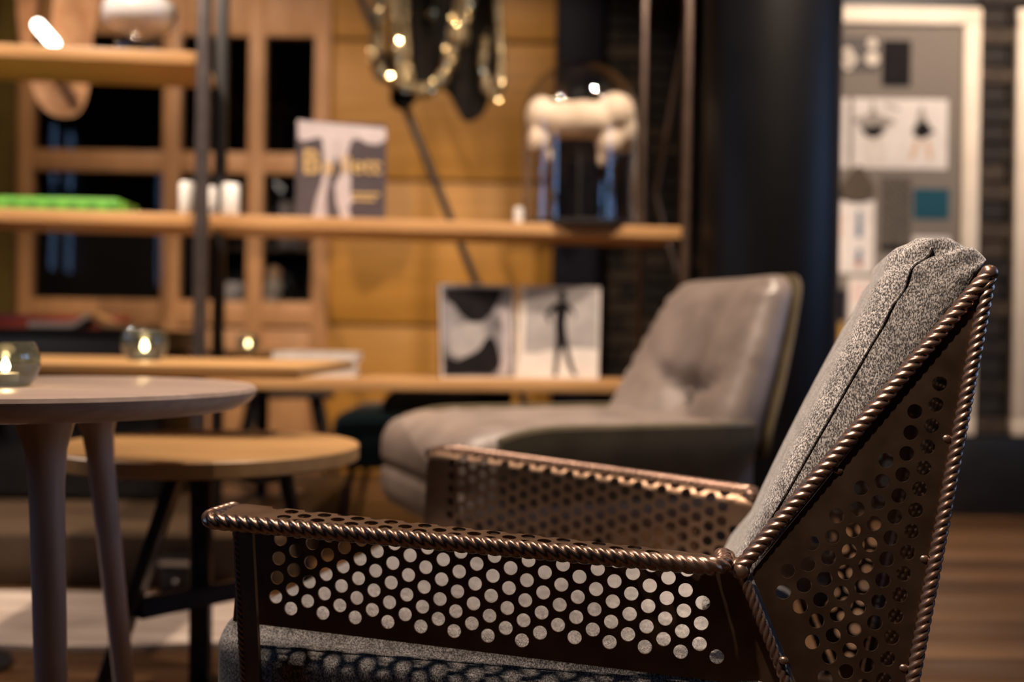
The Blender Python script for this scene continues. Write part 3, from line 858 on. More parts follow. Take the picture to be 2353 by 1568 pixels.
# books lying on the black cabinet
ob = thing('open_book', 'open book lying face up with dark cover and tan page edges', 'book', (at(222, 760, 3.36).x, 3.36, .7035), R(2))
def wing_book(sgn, zoff, th, name, m, w_=.20, parent=ob):
    b = B()
    def prof(t): return sgn * t * w_, (.030 * math.exp(-(t / .16) ** 2)) + .002
    pts = [prof(k / 14) for k in range(15)]
    poly = [(x, z + zoff) for x, z in pts] + [(x, z + zoff + th) for x, z in reversed(pts)]
    b.prism(poly, .14, Matrix(((1, 0, 0, 0), (0, 0, 1, -.07), (0, 1, 0, 0), (0, 0, 0, 1)))); return b.obj(name, m, parent, .6)
for s_ in (-1, 1):
    wing_book(s_, 0, .004, 'cover', NAVY_COVER, .205); wing_book(s_, .0045, .018, 'pages', PAPER2 if s_ < 0 else OAK, .198)
rb = tag(B().box((0, 0, 0), (.47, .12, .05), bev=.006).obj('red_book', RED, None, .6, (at(130, 740, 3.5).x, 3.52, .7285)), 'thick dark red book lying behind the open book', 'book')
rg = []
for k in range(40):
    a = 2 * math.pi * k / 40
    rg.append((.78 * math.cos(a) * (1 + .05 * math.sin(5 * a)), .215 * math.sin(a) * (1 + .12 * math.sin(3 * a + 1)) + .03 * math.cos(2 * a)))
b = B(); b.prism(rg, .012, Matrix.Identity(4)); rug = tag(b.obj('hide_rug', RUGM, None, 0, (at(330, 1400, 2.42).x, 2.43, 0.0)), 'pale beige hide rug on the plank floor by the platform', 'rug')
sk = thing('power_socket_box', 'small black socket box with a steel strip at the foot of the platform', 'socket box', (at(412, 1300, 2.66).x, 2.66, 0))
bx('housing', BLACK, (-.045, -.03, 0), (.045, .03, .10), sk, .004); bx('steel_strip', STEEL, (-.043, -.036, .083), (.043, -.0305, .095), sk)
b = B(); b.sphere((.0, -.032, .04), .006, 10); b.obj('knob', STEEL, sk)

# ------------------------------------------------------------------ tables
# whitewashed round table in the left foreground
T1D = 1.36; t1c = at(98, 884, T1D)
ZT1 = t1c.z
t1 = thing('round_side_table', 'round whitewashed oak side table with turned tapered legs', 'table', (t1c.x, t1c.y, 0))
RT = .284
b = B(); b.lathe([(0, ZT1), (RT - .006, ZT1), (RT - .002, ZT1 - .002), (RT, ZT1 - .007), (RT - .002, ZT1 - .014), (RT - .010, ZT1 - .023), (RT - .026, ZT1 - .031), (RT - .05, ZT1 - .034), (0, ZT1 - .034)], 96)
b.obj('tabletop', OAK_WHITE, t1, .5)
def leg1(p0, p1, r0, r1):
    p0, p1 = Vector(p0), Vector(p1)
    path, rad = [], []
    for k in range(15):
        t = k / 14; path.append(p0.lerp(p1, t))
        fl = .016 * math.exp(-(t / .05) ** 1.2)
        rad.append(r0 + (r1 - r0) * t + fl)
    b = B(); b.tube(path, rad, 24); return b.obj('leg', OAK_LEG, t1, .8)
def ext(pa, pb, ztop):
    """line through two seen points, from just under the top to the floor"""
    d = pb - pa; return (pa + d * ((ztop - pa.z) / d.z)) - Vector((t1c.x, t1c.y, 0)), (pa + d * (-pa.z / d.z)) - Vector((t1c.x, t1c.y, 0))
a_, c_ = ext(at(105, 1000, 1.24), at(117, 1560, 1.22), ZT1 - .033); leg1(a_, c_, .0212, .017)
a_, c_ = ext(at(226, 1000, 1.47), at(284, 1560, 1.50), ZT1 - .033); leg1(a_, c_, .0195, .013)
leg1((-.13, .05, ZT1 - .033), (-.19, .08, 0), .020, .014)

# yellow oak low table with black trestle base
T2D = 1.86; t2c = at(481, 1020, T2D); ZT2 = t2c.z
t2 = thing('round_coffee_table', 'low round honey oak coffee table on a black metal trestle base', 'table', (t2c.x, t2c.y, 0))
R2 = .277
b = B(); b.lathe([(0, ZT2), (R2 - .003, ZT2), (R2, ZT2 - .003), (R2, ZT2 - .026), (R2 - .003, ZT2 - .029), (0, ZT2 - .029)], 96); b.obj('tabletop', OAK_TABLE, t2, .5)
o2 = Vector((t2c.x, t2c.y, 0))
def bar(name, p0, p1, w_, th, parent, m, up=(0, 0, 1)):
    p0, p1 = Vector(p0), Vector(p1); d = (p1 - p0); L_ = d.length; d.normalize()
    s_ = d.cross(Vector(up)).normalized(); u_ = s_.cross(d).normalized()
    mm = Matrix((( *[d.x, s_.x, u_.x], (p0.x + p1.x) / 2), (d.y, s_.y, u_.y, (p0.y + p1.y) / 2), (d.z, s_.z, u_.z, (p0.z + p1.z) / 2), (0, 0, 0, 1)))
    b = B(); b.box((0, 0, 0), (L_, w_, th), bev=.003, seg=1); bm_ = b.bm; bm_.transform(mm); return b.obj(name, m, parent, .5)
hub = Vector((0, 0, ZT2 - .033))
bar('crossbar', (-.13, -.10, ZT2 - .042), (.17, .12, ZT2 - .042), .05, .024, t2, DARK_METAL)
bar('crossbar', (-.10, .14, ZT2 - .042), (.14, -.12, ZT2 - .042), .05, .024, t2, DARK_METAL)
pl0 = at(405, 1128, 1.78) - o2; pl1 = at(212, 1572, 1.78) - o2; pl1.z = 0; pl0.z = ZT2 - .05
bar('leg', pl0, pl1, .022, .05, t2, DARK_METAL, (0, 1, 0))
pv = at(462, 1200, 1.95) - o2
bar('leg', (pv.x, pv.y, ZT2 - .05), (pv.x - .0, pv.y + .01, 0), .04, .028, t2, DARK_METAL, (0, 1, 0))
bar('leg', (.12, .08, ZT2 - .05), (.20, .16, 0), .022, .04, t2, DARK_METAL, (0, 1, 0))
s0, s1 = at(318, 1400, 1.80) - o2, at(560, 1352, 1.95) - o2
bar('stretcher', s0, s1, .02, .038, t2, DARK_METAL)

# rectangular oak table behind it
ZT3 = .6335
t3 = thing('rectangular_table', 'rectangular oak table on a single black pedestal', 'table', (-1.02, 2.24, 0))
bx('tabletop', OAK_TABLE, (-.2, -.29, ZT3 - .022), (wx(722, 2.1) + 1.02, .36, ZT3), t3, .003)
b = B(); b.cone((-.14, -.2, .015), (-.14, -.2, ZT3 - .028), .028, n=20); b.obj('pedestal', DARK_METAL, t3)
b = B(); b.lathe([(0, 0), (.13, 0), (.13, .008), (.03, .016), (0, .016)], 40, (-.14, -.2, 0)); b.obj('base_plate', DARK_METAL, t3)
bx('mount_plate', DARK_METAL, (-.19, -.27, ZT3 - .030), (.14, .1, ZT3 - .0225), t3)

# small round table on the platform
t4c = at(605, 806, 3.48)
t4 = thing('small_round_table', 'small round oak table on the platform behind the lowest shelf', 'table', (t4c.x, t4c.y, .143))
z4 = t4c.z - .143
b = B(); b.lathe([(0, z4), (.268, z4), (.27, z4 - .003), (.27, z4 - .02), (0, z4 - .02)], 64); b.obj('tabletop', OAK_TABLE, t4, .5)
b = B(); b.cone((0, 0, .012), (0, 0, z4 - .02), .022); b.obj('pedestal', DARK_METAL, t4)
b = B(); b.lathe([(0, 0), (.16, 0), (.16, .008), (.03, .014), (0, .014)], 32); b.obj('base_plate', DARK_METAL, t4)

# candle holders: squat smoky glass bowls with a lit tealight
def candle(px, py, d, r, label, on_z):
    p = at(px, py, d)
    t = thing('candle_holder', label, 'candle holder', (p.x, p.y, on_z), 0, 'lit glass candle holders')
    k = r / .05
    prof = [(0, 0), (.034, 0), (.044, .010), (.050, .026), (.050, .040), (.045, .054), (.040, .060), (.0375, .060), (.0425, .053), (.047, .040), (.047, .027), (.041, .013), (.032, .006), (0, .006)]
    b = B(); b.lathe([(a * k, z * k * 1.16) for a, z in prof[:7]], 40); b.obj('glass_bowl', SMOKE, t, .9)
    b = B(); b.lathe([(0, .0065 * k), (.019 * k, .0065 * k), (.019 * k, .020 * k), (0, .020 * k)], 20); b.obj('tealight', WAX, t, .6)
    b = B(); b.lathe([(0, .021 * k), (.005 * k, .024 * k), (.007 * k, .030 * k), (.005 * k, .038 * k), (0, .046 * k)], 12); b.obj('flame', FLAME, t, .9)
    l = bpy.data.lights.new('candle_glow', 'POINT'); l.energy = .25; l.color = (1, .55, .22); l.shadow_soft_size = .006
    o = bpy.data.objects.new('candle_glow', l); COL.objects.link(o); o.parent = t; o.location = (0, 0, .050 * k)
candle(12, 868, 1.30, .042, 'smoky glass candle holder lit on the whitewashed round table', ZT1 + .0005)
candle(332, 826, 2.3, .051, 'smoky glass candle holder lit on the rectangular oak table', ZT3 + .0005)
candle(570, 800, 3.42, .038, 'small dark candle holder lit on the small table of the platform', t4c.z + .0005)

# ------------------------------------------------------------------ shelving unit
SA, SB = Vector((-1.44, 2.80, 0)), Vector((.507, 3.00, 0))
sang = math.atan2(SB.y - SA.y, SB.x - SA.x)
shelf = thing('shelving_unit', 'open shelving unit with oak boards on slim dark metal posts', 'shelf', SA, sang)
def su(px):
    k = (px - 1176.5) / FPX; c, s = math.cos(sang), math.sin(sang)
    return (k * SA.y - SA.x) / (c - k * s)
def sw(u, v=0, z=0):
    return SA + Vector((math.cos(sang) * u - math.sin(sang) * v, math.sin(sang) * u + math.cos(sang) * v, z))
def zat(px, py, u=None):
    u = su(px); p = sw(u); return at(px, py, p.y).z
ZU, ZM, ZL = zat(220, 109), zat(1000, 506), zat(1000, 871)
TH = .037; DP = .29
def board(u0, u1, z): return bx('shelf_board', OAK, (u0, 0, z - TH), (u1, DP, z), shelf, .004)
u_post = su(458)
board(-.45, su(443), ZU); board(-.45, su(443), ZM); board(su(474), su(1563), ZM); board(su(474), su(1563), ZL)
pw = (su(474) - su(443)) / 2 - .0015; pc = (su(474) + su(443)) / 2
zp = .143
bx('post', POST_METAL, (pc - pw, -.014, zp), (pc + pw, .022, CEIL - .001), shelf, .003)
bx('post', BLACK, (pc - pw, DP - .03, zp), (pc + pw, DP + .006, CEIL - .001), shelf, .003)
ur = su(1563)
bx('post', POST_BROWN, (ur + .001, -.01, 0), (ur + .022, .02, CEIL - .001), shelf, .003)
bx('post', NAVY, (ur + .001, .03, 0), (ur + .05, .05, CEIL - .001), shelf, .003)
bx('post', POST_BROWN, (ur - .062, DP + .001, 0), (ur - .045, DP + .02, CEIL - .001), shelf, .003)
bx('post', POST_METAL, (-.47, .1, zp), (-.451, .14, CEIL - .001), shelf, .003)
st0, st1, st2 = [INV_ @ p for INV_ in [(Matrix.Translation(SA) @ Matrix.Rotation(sang, 4, 'Z')).inverted()] for p in (at(1566, 60, 3.0), at(1502, 452, 3.33), at(1562, 660, 3.33))]
b = B(); b.tube([(ur + .004, .012, st0.z), (st1.x, DP + .022, st1.z), (st2.x, DP + .03, st2.z)], .007, 8); b.obj('brace_strap', STRAP, shelf)

def on_shelf(px, depth, z):
    # the point of a board under a photo column, 'depth' metres behind its front edge
    u = su(px); p = sw(u, depth, z)
    k = (px - 1176.5) / FPX
    u += (k * p.y - p.x) / (math.cos(sang) - k * math.sin(sang))
    return sw(u, depth, z)
px_m = lambda d: d / FPX

# mushroom lamp on the top board
p = on_shelf(312, .075, ZU); k = p.y / FPX
ml = thing('mushroom_lamp', 'mushroom-shaped opal glass table lamp with clear glass foot on top shelf', 'lamp', p)
b = B(); b.lathe([(0, 0), (50 * k, 0), (52 * k, 6 * k), (51 * k, 32 * k), (42 * k, 46 * k), (34 * k, 54 * k)], 40); b.obj('glass_foot', GLASS, ml, .9)
b = B(); b.lathe([(0, 42 * k), (24 * k, 44 * k), (34 * k, 54 * k), (58 * k, 58 * k), (78 * k, 72 * k), (84 * k, 94 * k), (78 * k, 116 * k), (58 * k, 132 * k), (30 * k, 138 * k), (0, 139 * k)], 48); b.obj('shade', OPAL, ml, .9)

# green box on the middle board
p = on_shelf(118, .10, ZM)
gb = thing('green_box', 'flat bright green box with dark squares along its side', 'box', p, sang + R(-3))
k = p.y / FPX
bx('body', GREEN, (-.30, -.075, 0), (165 * k, .11, 30 * k), gb, .004)
for i in range(9):
    bx('square_mark', GREEN_DK, (-.27 + i * .056, -.0765, 7 * k), (-.235 + i * .056, -.0745, 19 * k), gb)
# white votive cups by the post
for i, (px, w_, h_, dp, lab) in enumerate(((425, 17, 74, .025, 'white votive cup standing on the left board against the metal post'), (478, 15, 72, .105, 'slim white votive cup standing between the two metal posts'), (525, 20, 73, .03, 'wide white votive cup standing on the long board beside the posts'))):
    p = on_shelf(px, dp, ZM); k = p.y / FPX
    b = B(); b.lathe([(0, 0), ((w_ - 3) * k, 0), (w_ * k, 4 * k), (w_ * k, (h_ - 3) * k), ((w_ - 3) * k, h_ * k), ((w_ - 6) * k, (h_ - 3) * k), ((w_ - 6) * k, 10 * k), (0, 10 * k)], 28)
    tag(b.obj('votive_cup', CERAMIC, None, .8, p), lab, 'cup', 'white votive cups on the middle shelf')

# standing book about ballet
def frame_of(o, x, z, yv):   # plane with x right, z up, facing the room
    return Matrix(((x.x, 0, yv.x, o.x), (x.y, 0, yv.y, o.y), (0, 1, yv.z, o.z), (0, 0, 0, 1)))
def text(body, size, m, parent, fr, offset=0.0, depth=.0006, sx=1.0):
    cu = bpy.data.curves.new('t', 'FONT'); cu.body = body; cu.size = size; cu.extrude = depth; cu.offset = offset
    o = bpy.data.objects.new('t', cu); COL.objects.link(o); dg = bpy.context.evaluated_depsgraph_get()
    me = bpy.data.meshes.new_from_object(o.evaluated_get(dg)); bpy.data.objects.remove(o)
    me.transform(fr @ Matrix.Diagonal((sx, 1, 1, 1)))
    return link('lettering', me, m, parent, 0)
p = on_shelf(778, .09, ZM); k = p.y / FPX
bb = thing('standing_book', 'grey hardback ballet book with white legs and gold title standing upright', 'book', p, sang)
W_, H_ = 204 * k, 226 * k
bx('cover', BOOK_GREY, (-W_ / 2, 0, 0), (W_ / 2, .003, H_), bb); bx('pages', PAPER, (-W_ / 2 + .003, .0031, .003), (W_ / 2 - .003, .026, H_ - .003), bb)
bx('cover', BOOK_GREY, (-W_ / 2, .0261, 0), (W_ / 2, .029, H_), bb)
def flat(name, pts, m, parent, y0=-.0012, th=.001, ox=0, oz=0, k=1.0):
    """printed shape: outline in (right, up) units of k"""
    b = B(); b.prism([(ox + x * k, oz + z * k) for x, z in pts], th, Matrix(((1, 0, 0, 0), (0, 0, 1, y0), (0, 1, 0, 0), (0, 0, 0, 1)))); return b.obj(name, m, parent, 0)
ox = -W_ / 2
X1 = lambda x: x - 676
Z1 = lambda y_: 496 - y_
def pp(lst): return [(X1(x), Z1(y_)) for x, y_ in lst]
flat('printed_tutu', pp([(678, 268), (878, 280), (880, 305), (862, 318), (836, 316), (818, 305), (800, 310), (752, 312), (724, 306), (694, 316), (680, 312)]), BOOK_PALE, bb, -.0011, ox=ox, k=k)
flat('printed_legs', pp([(735, 308), (770, 308), (766, 352), (752, 392), (744, 440), (748, 494), (714, 494), (722, 450), (736, 405), (738, 360)]), BOOK_PALE, bb, -.0016, ox=ox, k=k)
flat('printed_legs', pp([(772, 308), (800, 312), (790, 348), (800, 385), (800, 430), (806, 452), (796, 462), (804, 494), (780, 494), (768, 452), (764, 415), (780, 380), (768, 345)]), BOOK_PALE, bb, -.0014, ox=ox, k=k)
text('B', 78 * k, GOLD_PRINT, bb, Matrix(((1, 0, 0, ox + 13 * k), (0, 0, -1, -.0022), (0, 1, 0, 107 * k), (0, 0, 0, 1))), .0015, sx=.95)
text('a', 62 * k, GOLD_PRINT, bb, Matrix(((1, 0, 0, ox + 60 * k), (0, 0, -1, -.0022), (0, 1, 0, 107 * k), (0, 0, 0, 1))), .001)
text('llett', 56 * k, GOLD_PRINT, bb, Matrix(((1, 0, 0, ox + 100 * k), (0, 0, -1, -.0022), (0, 1, 0, 111 * k), (0, 0, 0, 1))), .001, sx=1.05)
bx('printed_line', GOLD_PRINT, (ox + 128 * k, -.0012, 60 * k), (ox + 190 * k, -.0002, 66 * k), bb); bx('printed_line', GOLD_PRINT, (ox + 128 * k, -.0012, 48 * k), (ox + 180 * k, -.0002, 54 * k), bb)

# glass dome with bone-like sculpture
p = on_shelf(1326, .15, ZM); k = p.y / FPX
dome = thing('glass_dome', 'tall clear glass dome on a black base', 'glass dome', p)
RD = 133 * k; HD = 384 * k
b = B(); b.lathe([(0, 0), (RD * 1.03, 0), (RD * 1.03, 8 * k), (RD * .98, 12 * k), (0, 12 * k)], 64); b.obj('base', BLACK, dome, .5)
prof = [(RD, 12.2 * k)]
zs_ = HD - RD * 1.02
prof += [(RD, zs_ * t) for t in (.2, .4, .6, .8, 1.0)]
prof += [(RD * math.cos(a), zs_ + RD * 1.02 * math.sin(a)) for a in [R(q) for q in range(6, 91, 6)]]
prof[-1] = (0, prof[-1][1])
g = .0025
inner = [(max(0, r_ - g), z_ - (g if r_ < RD * .98 else 0)) for r_, z_ in prof]
b = B(); b.lathe(prof, 96); b.obj('glass', GLASS, dome, .9)
sl = thing('bone_sculpture', 'cream bone-like sculpture on a thin black rod inside the dome', 'sculpture', p + Vector((0, 0, 12.4 * k)))
b = B()
for (x, y_, r_, dy, s3) in ((1237, 240, 38, .0, (1, 1, 1.15)), (1240, 290, 26, .01, (1, 1, 1.4)), (1254, 330, 11, .01, (1, 1, 1.8)), (1222, 300, 18, -.02, (1, 1, 1.6)),
        (1290, 250, 44, 0, (1.2, 1, 1)), (1330, 250, 46, -.01, (1.3, 1, .98)), (1370, 250, 44, 0, (1.1, 1, 1)), (1405, 232, 47, 0, (1, 1, 1.0)), (1425, 265, 32, .01, (1, 1, 1.4)),
        (1392, 296, 32, 0, (1, 1, 1.2)), (1376, 335, 12, 0, (.9, 1, 2.0)), (1432, 300, 14, .02, (1, 1, 1.6))):
    b.sphere(((x - 1326) * k, dy, (488 - y_) * k), r_ * k, 16, s3)
bone = b.obj('bone', CREAM, sl, 3.2)
rm = bone.modifiers.new('remesh', 'REMESH'); rm.mode = 'VOXEL'; rm.voxel_size = .007; rm.use_smooth_shade = True
sm = bone.modifiers.new('smooth', 'SMOOTH'); sm.iterations = 4
b = B(); b.cone((0, 0, .006), (0, 0, 215 * k), 6 * k, n=12); b.obj('rod', BLACK, sl)
b = B(); b.lathe([(0, 0), (42 * k, 0), (42 * k, 4 * k), (10 * k, 7 * k), (0, 7 * k)], 32); b.obj('foot', STEEL, sl, .6)  # pale disc added in place of a bright reflection on the dome base
b = B(); b.lathe([(0, 0), (9 * k, 0), (10 * k, 4 * k), (10 * k, 34 * k), (7 * k, 36 * k), (0, 36 * k)], 20)
tag(b.obj('votive_cup', CERAMIC, None, .8, on_shelf(1187, .04, ZM)), 'tiny white votive cup beside the glass dome', 'cup', 'white votive cups on the middle shelf')

# open photo book on the lower board
p = on_shelf(1190, .10, ZL); k = p.y / FPX
pb = thing('photo_book', 'open photo book with two black and white pages standing on lower shelf', 'book', p, sang)
fr = [(-182, -170, 215), (178, 176, 222)]
b = B()
def page(side, name, m, w_, h_, ang, th, yoff=0.0, parent=pb):
    rot = Matrix.Rotation(ang, 4, 'Z') @ Matrix.Rotation(R(-8), 4, 'X')
    b = B(); b.box((side * w_ / 2, yoff, h_ / 2), (w_, th, h_)); b.bm.transform(rot); o = b.obj(name, m, parent, 0)
    return o, rot
# both halves lean back, folded slightly towards the viewer
HP = 216 * k
for side, wd, ang in ((-1, 178, R(12)), (1, 186, R(-12))):
    page(side, 'cover', INK, wd * k + .004, HP + .004, ang, .003, .016); page(side, 'pages', PAPER, wd * k, HP, ang, .013, .0075)
def pshape(name, pts, m, side, ang, y0):
    rot = Matrix.Rotation(ang, 4, 'Z') @ Matrix.Rotation(R(-8), 4, 'X')
    b = B(); b.prism([(x * k, z * k) for x, z in pts], .0006, Matrix(((1, 0, 0, 0), (0, 0, 1, y0), (0, 1, 0, 0), (0, 0, 0, 1)))); b.bm.transform(rot); return b.obj(name, m, pb, 0)
la, ra = R(12), R(-12)
pshape('printed_photo', [(-176, 4), (-6, 4), (-6, 212), (-176, 212)], PAGE_MID, -1, la, -.0002)
pshape('printed_dark', [(-170, 206), (-30, 208), (-40, 180), (-58, 150), (-80, 130), (-105, 128), (-128, 142), (-150, 170), (-166, 180)], INK, -1, la, -.0010)
pshape('printed_dark', [(-172, 6), (-172, 50), (-140, 40), (-100, 58), (-72, 92), (-56, 96), (-44, 70), (-38, 30), (-60, 8)], INK, -1, la, -.0010)
pshape('printed_light', [(-158, 110), (-120, 128), (-84, 126), (-70, 96), (-90, 66), (-130, 46), (-160, 56)], PAGE_GREY, -1, la, -.0014)
pshape('printed_light', [(-46, 8), (-20, 8), (-12, 120), (-22, 170), (-34, 150), (-30, 70)], BOOK_PALE, -1, la, -.0012)
pshape('printed_photo', [(14, 60), (182, 60), (182, 213), (14, 213)], PAGE_GREY, 1, ra, -.0002)
pshape('printed_snow', [(8, 2), (184, 2), (184, 70), (120, 72), (60, 64), (14, 46)], PAPER, 1, ra, -.0004)
fig = [(92, 206), (104, 206), (108, 190), (104, 180), (118, 172), (132, 150), (122, 136), (128, 152), (112, 160), (108, 128), (112, 96), (122, 50), (130, 24), (138, 10), (126, 10), (116, 30), (102, 80), (94, 40), (92, 8), (82, 8), (84, 40), (86, 96), (84, 128), (84, 160), (70, 148), (76, 130), (66, 134), (60, 152), (78, 172), (94, 180), (90, 190)]
pshape('printed_figure', fig, INK, 1, ra, -.0012)
# paper stack on the lower board
for i, (px, wd, h_, z_, lab) in enumerate(((728, 185, 12, 0, 'broad white paper pad at the bottom of the stack on the lower shelf'), (740, 165, 22, 12, 'thick white book in the middle of the paper stack'), (733, 182, 20, 34, 'white book on top of the paper stack'))):
    p = on_shelf(px, .125, ZL); k = p.y / FPX
    t = thing('white_book' if i else 'paper_pad', lab, 'book' if i else 'paper pad', p + Vector((0, 0, z_ * k + .0003 * (i + 1))), sang + R((0, 3, -4)[i]))
    bx('pages', PAPER, (-wd * k / 2, -.10, .001), (wd * k / 2, .10, h_ * k - .001), t, .001)
    bx('cover', PAPER, (-wd * k / 2 - .002, -.102, 0), (wd * k / 2 + .002, .102, .0009), t); bx('cover', PAPER, (-wd * k / 2 - .002, -.102, h_ * k - .0009), (wd * k / 2 + .002, .102, h_ * k), t)

# ------------------------------------------------------------------ slanted pole with sequinned drape
D_P = 4.02
p0 = at(1093, 648, D_P); p1 = at(921, 222, D_P); dv = (p1 - p0)
lo = p0 + dv * ((0 - p0.z) / dv.z); hi = p0 + dv * ((2.25 - p0.z) / dv.z)
pole = thing('leaning_pole', 'slanted black pole standing behind the shelves', 'pole', (lo.x, lo.y, 0))
b = B(); b.tube([Vector((0, 0, .004)), hi - Vector((lo.x, lo.y, 0))], .016, 12); b.obj('shaft', BLACK, pole)
b = B(); b.lathe([(0, 0), (.03, 0), (.03, .012), (.016, .02), (0, .02)], 16); b.obj('ferrule', BLACK, pole)
D_G = 3.93
k = D_G / FPX
g0 = at(1010, 100, D_G)
drape = thing('sequinned_drape', 'black drape with gold sequin bands hung over the slanted pole', 'drape', g0)
def gl(px, py, dy=0.0): q = at(px, py, D_G) - g0; return Vector((q.x, q.y + dy, q.z))
b = B()
def cloth(u, v):
    # body of the drape: u across, v from bottom to top, folded
    xl, xr = 885 + (1 - v) * 10, 1150
    px = xl + (xr - xl) * u
    bot = 215 + 30 * math.sin(u * 9.5 + .6) + 28 * math.exp(-((u - .66) / .1) ** 2) + 22 * u - 60 * math.exp(-((u - .98) / .08) ** 2)
    py = bot + (-330 - bot) * v
    return gl(px, py, .025 * math.sin(u * 17 + v * 2) + .02)
b.grid(cloth, 60, 24); b.grid(lambda u, v: cloth(u, v) + Vector((0, .012, 0)), 60, 24); b.obj('black_cloth', SEQ_CLOTH, drape, 3.2)
def band(name, path, wpx, m, dy, seed, nseq, rr=.0065):
    pts = [gl(x, y_, dy + .008 * math.sin(i * 1.3)) for i, (x, y_) in enumerate(path)]
    pts2 = []
    for a, c in zip(pts, pts[1:]): pts2 += [a.lerp(c, t / 6) for t in range(6)]
    pts2.append(pts[-1])
    b = B(); b.tube(pts2, [wpx * k / 2 * (1 + .15 * math.sin(i * .9)) for i in range(len(pts2))], 12); o = b.obj(name, m, drape, 3.2)
    rnd_ = random.Random(seed)
    b = B()
    for i in range(nseq * 2):
        c = rnd_.choice(pts2); a = rnd_.uniform(-2.6, -.5); rad_ = wpx * k / 2 * 1.05
        q = c + Vector((math.cos(a) * rad_, math.sin(a) * rad_, rnd_.uniform(-.02, .02)))
        n_ = Vector((rnd_.uniform(-.8, .8), -1, rnd_.uniform(-.3, 1.2))).normalized()
        b.prism([(rr * math.cos(t), rr * math.sin(t)) for t in [math.pi / 3 * e for e in range(6)]], .0008, Matrix.Translation(q) @ n_.to_track_quat('Z', 'Y').to_matrix().to_4x4())
    s_ = b.obj('sequins', SEQ_GOLD, o, 0); s_['kind'] = 'stuff'
    return o
band('sequin_band', [(880, -300), (872, -60), (874, 60), (866, 140), (880, 180), (930, 200), (975, 215), (1010, 195), (1035, 160), (1040, 100), (1055, 40), (1075, -40), (1090, -300)], 30, SEQ_GREY, -.03, 3, 260)
band('sequin_band', [(905, -300), (908, -40), (912, 60), (922, 140), (925, 190)], 26, SEQ_GREY, -.035, 5, 60)
band('sequin_band', [(935, -300), (932, -20), (934, 50), (938, 140), (945, 190)], 16, SEQ_GREY, -.02, 6, 25)
band('sequin_band', [(1085, -300), (1075, -40), (1062, 50), (1050, 110)], 44, SEQ_GREY, -.03, 8, 130)
band('sequin_band', [(1140, -300), (1143, -20), (1146, 60), (1152, 140), (1150, 200), (1138, 225), (1118, 205), (1110, 150), (1116, 90)], 22, SEQ_GREY, -.015, 9, 60)
band('sequin_band', [(1012, -300), (1012, -40), (1004, 20), (990, 50)], 14, SEQ_CLOTH, -.03, 11, 16)

# ------------------------------------------------------------------ wire pendant lamp behind the top shelf
D_W = 3.55; w0 = at(130, 60, D_W)
pend = thing('wire_pendant', 'pendant lamp of many fine looped wooden strips with a glowing bulb', 'pendant lamp', (w0.x, w0.y, CEIL))
def wl(px, py, dy=0.0): q = at(px, py, D_W + dy); return Vector((q.x - w0.x, q.y - w0.y, q.z - CEIL))
NW = 34
for i in range(NW):
    t = i / (NW - 1)
    bot = 268 - 150 * t; cx = 150 - 70 * t
    hw_l, hw_r = 80 - 40 * t, 62 - 16 * t
    path = []
    for j in range(33):
        a = math.pi * j / 32            # left end -> bottom -> right end
        ca, sa = math.cos(a), math.sin(a)
        if j < 16: x = cx - hw_l * abs(ca) ** .9 ; yy = bot - (1 - sa ** .9) * 115
        else: x = cx + hw_r * abs(ca) ** .6; yy = bot - (1 - sa) * 190
        path.append(wl(x, yy, .05 * math.cos(a) * t - .10 * (t - .5)))
    xr_ = path[-1]
    up = [xr_.lerp(Vector((.02, 0, -.10)), q) + Vector((.10 * math.sin(q * math.pi) * (1 - t), 0, 0)) for q in (.25, .5, .75, 1.0)]
    upl = [path[0].lerp(Vector((-.02, 0, -.10)), q) - Vector((.12 * math.sin(q * math.pi) * t, 0, 0)) for q in (1.0, .75, .5, .25)]
    b = B(); b.tube(upl + path + up, .0023, 5); b.obj('strip', WIRE, pend, .9)
b = B(); b.lathe([(0, -.001), (.06, -.001), (.06, -.02), (.03, -.11), (0, -.12)], 24); b.obj('canopy', DARK_METAL, pend)
e0, e1 = wl(88, 58, -.20), wl(124, 100, -.20)
b = B(); b.tube([e0, e1], .018, 12); b.sphere(e0, .018, 12); b.sphere(e1, .018, 12); bu = b.obj('bulb', BULB, pend, .9)
b = B(); b.tube([Vector((0, 0, -.1)), e0], .003, 6); b.obj('bulb_cord', DARK_METAL, pend)

# mustard curtain at the left edge
cx0 = wx(-70, 4.86); cw_ = wx(36, 4.86) - cx0
b = B()
def cur(u, v): return Vector((u * cw_, .03 * math.sin(u * 30), .02 + v * 2.6))
b.grid(cur, 40, 4); b.grid(lambda u, v: cur(u, v) + Vector((0, .006, 0)), 40, 4)
tag(b.obj('curtain', CURTAIN, None, 3.2, (cx0, 4.86, 0)), 'mustard pleated curtain hanging beside the glazed partition', 'curtain')

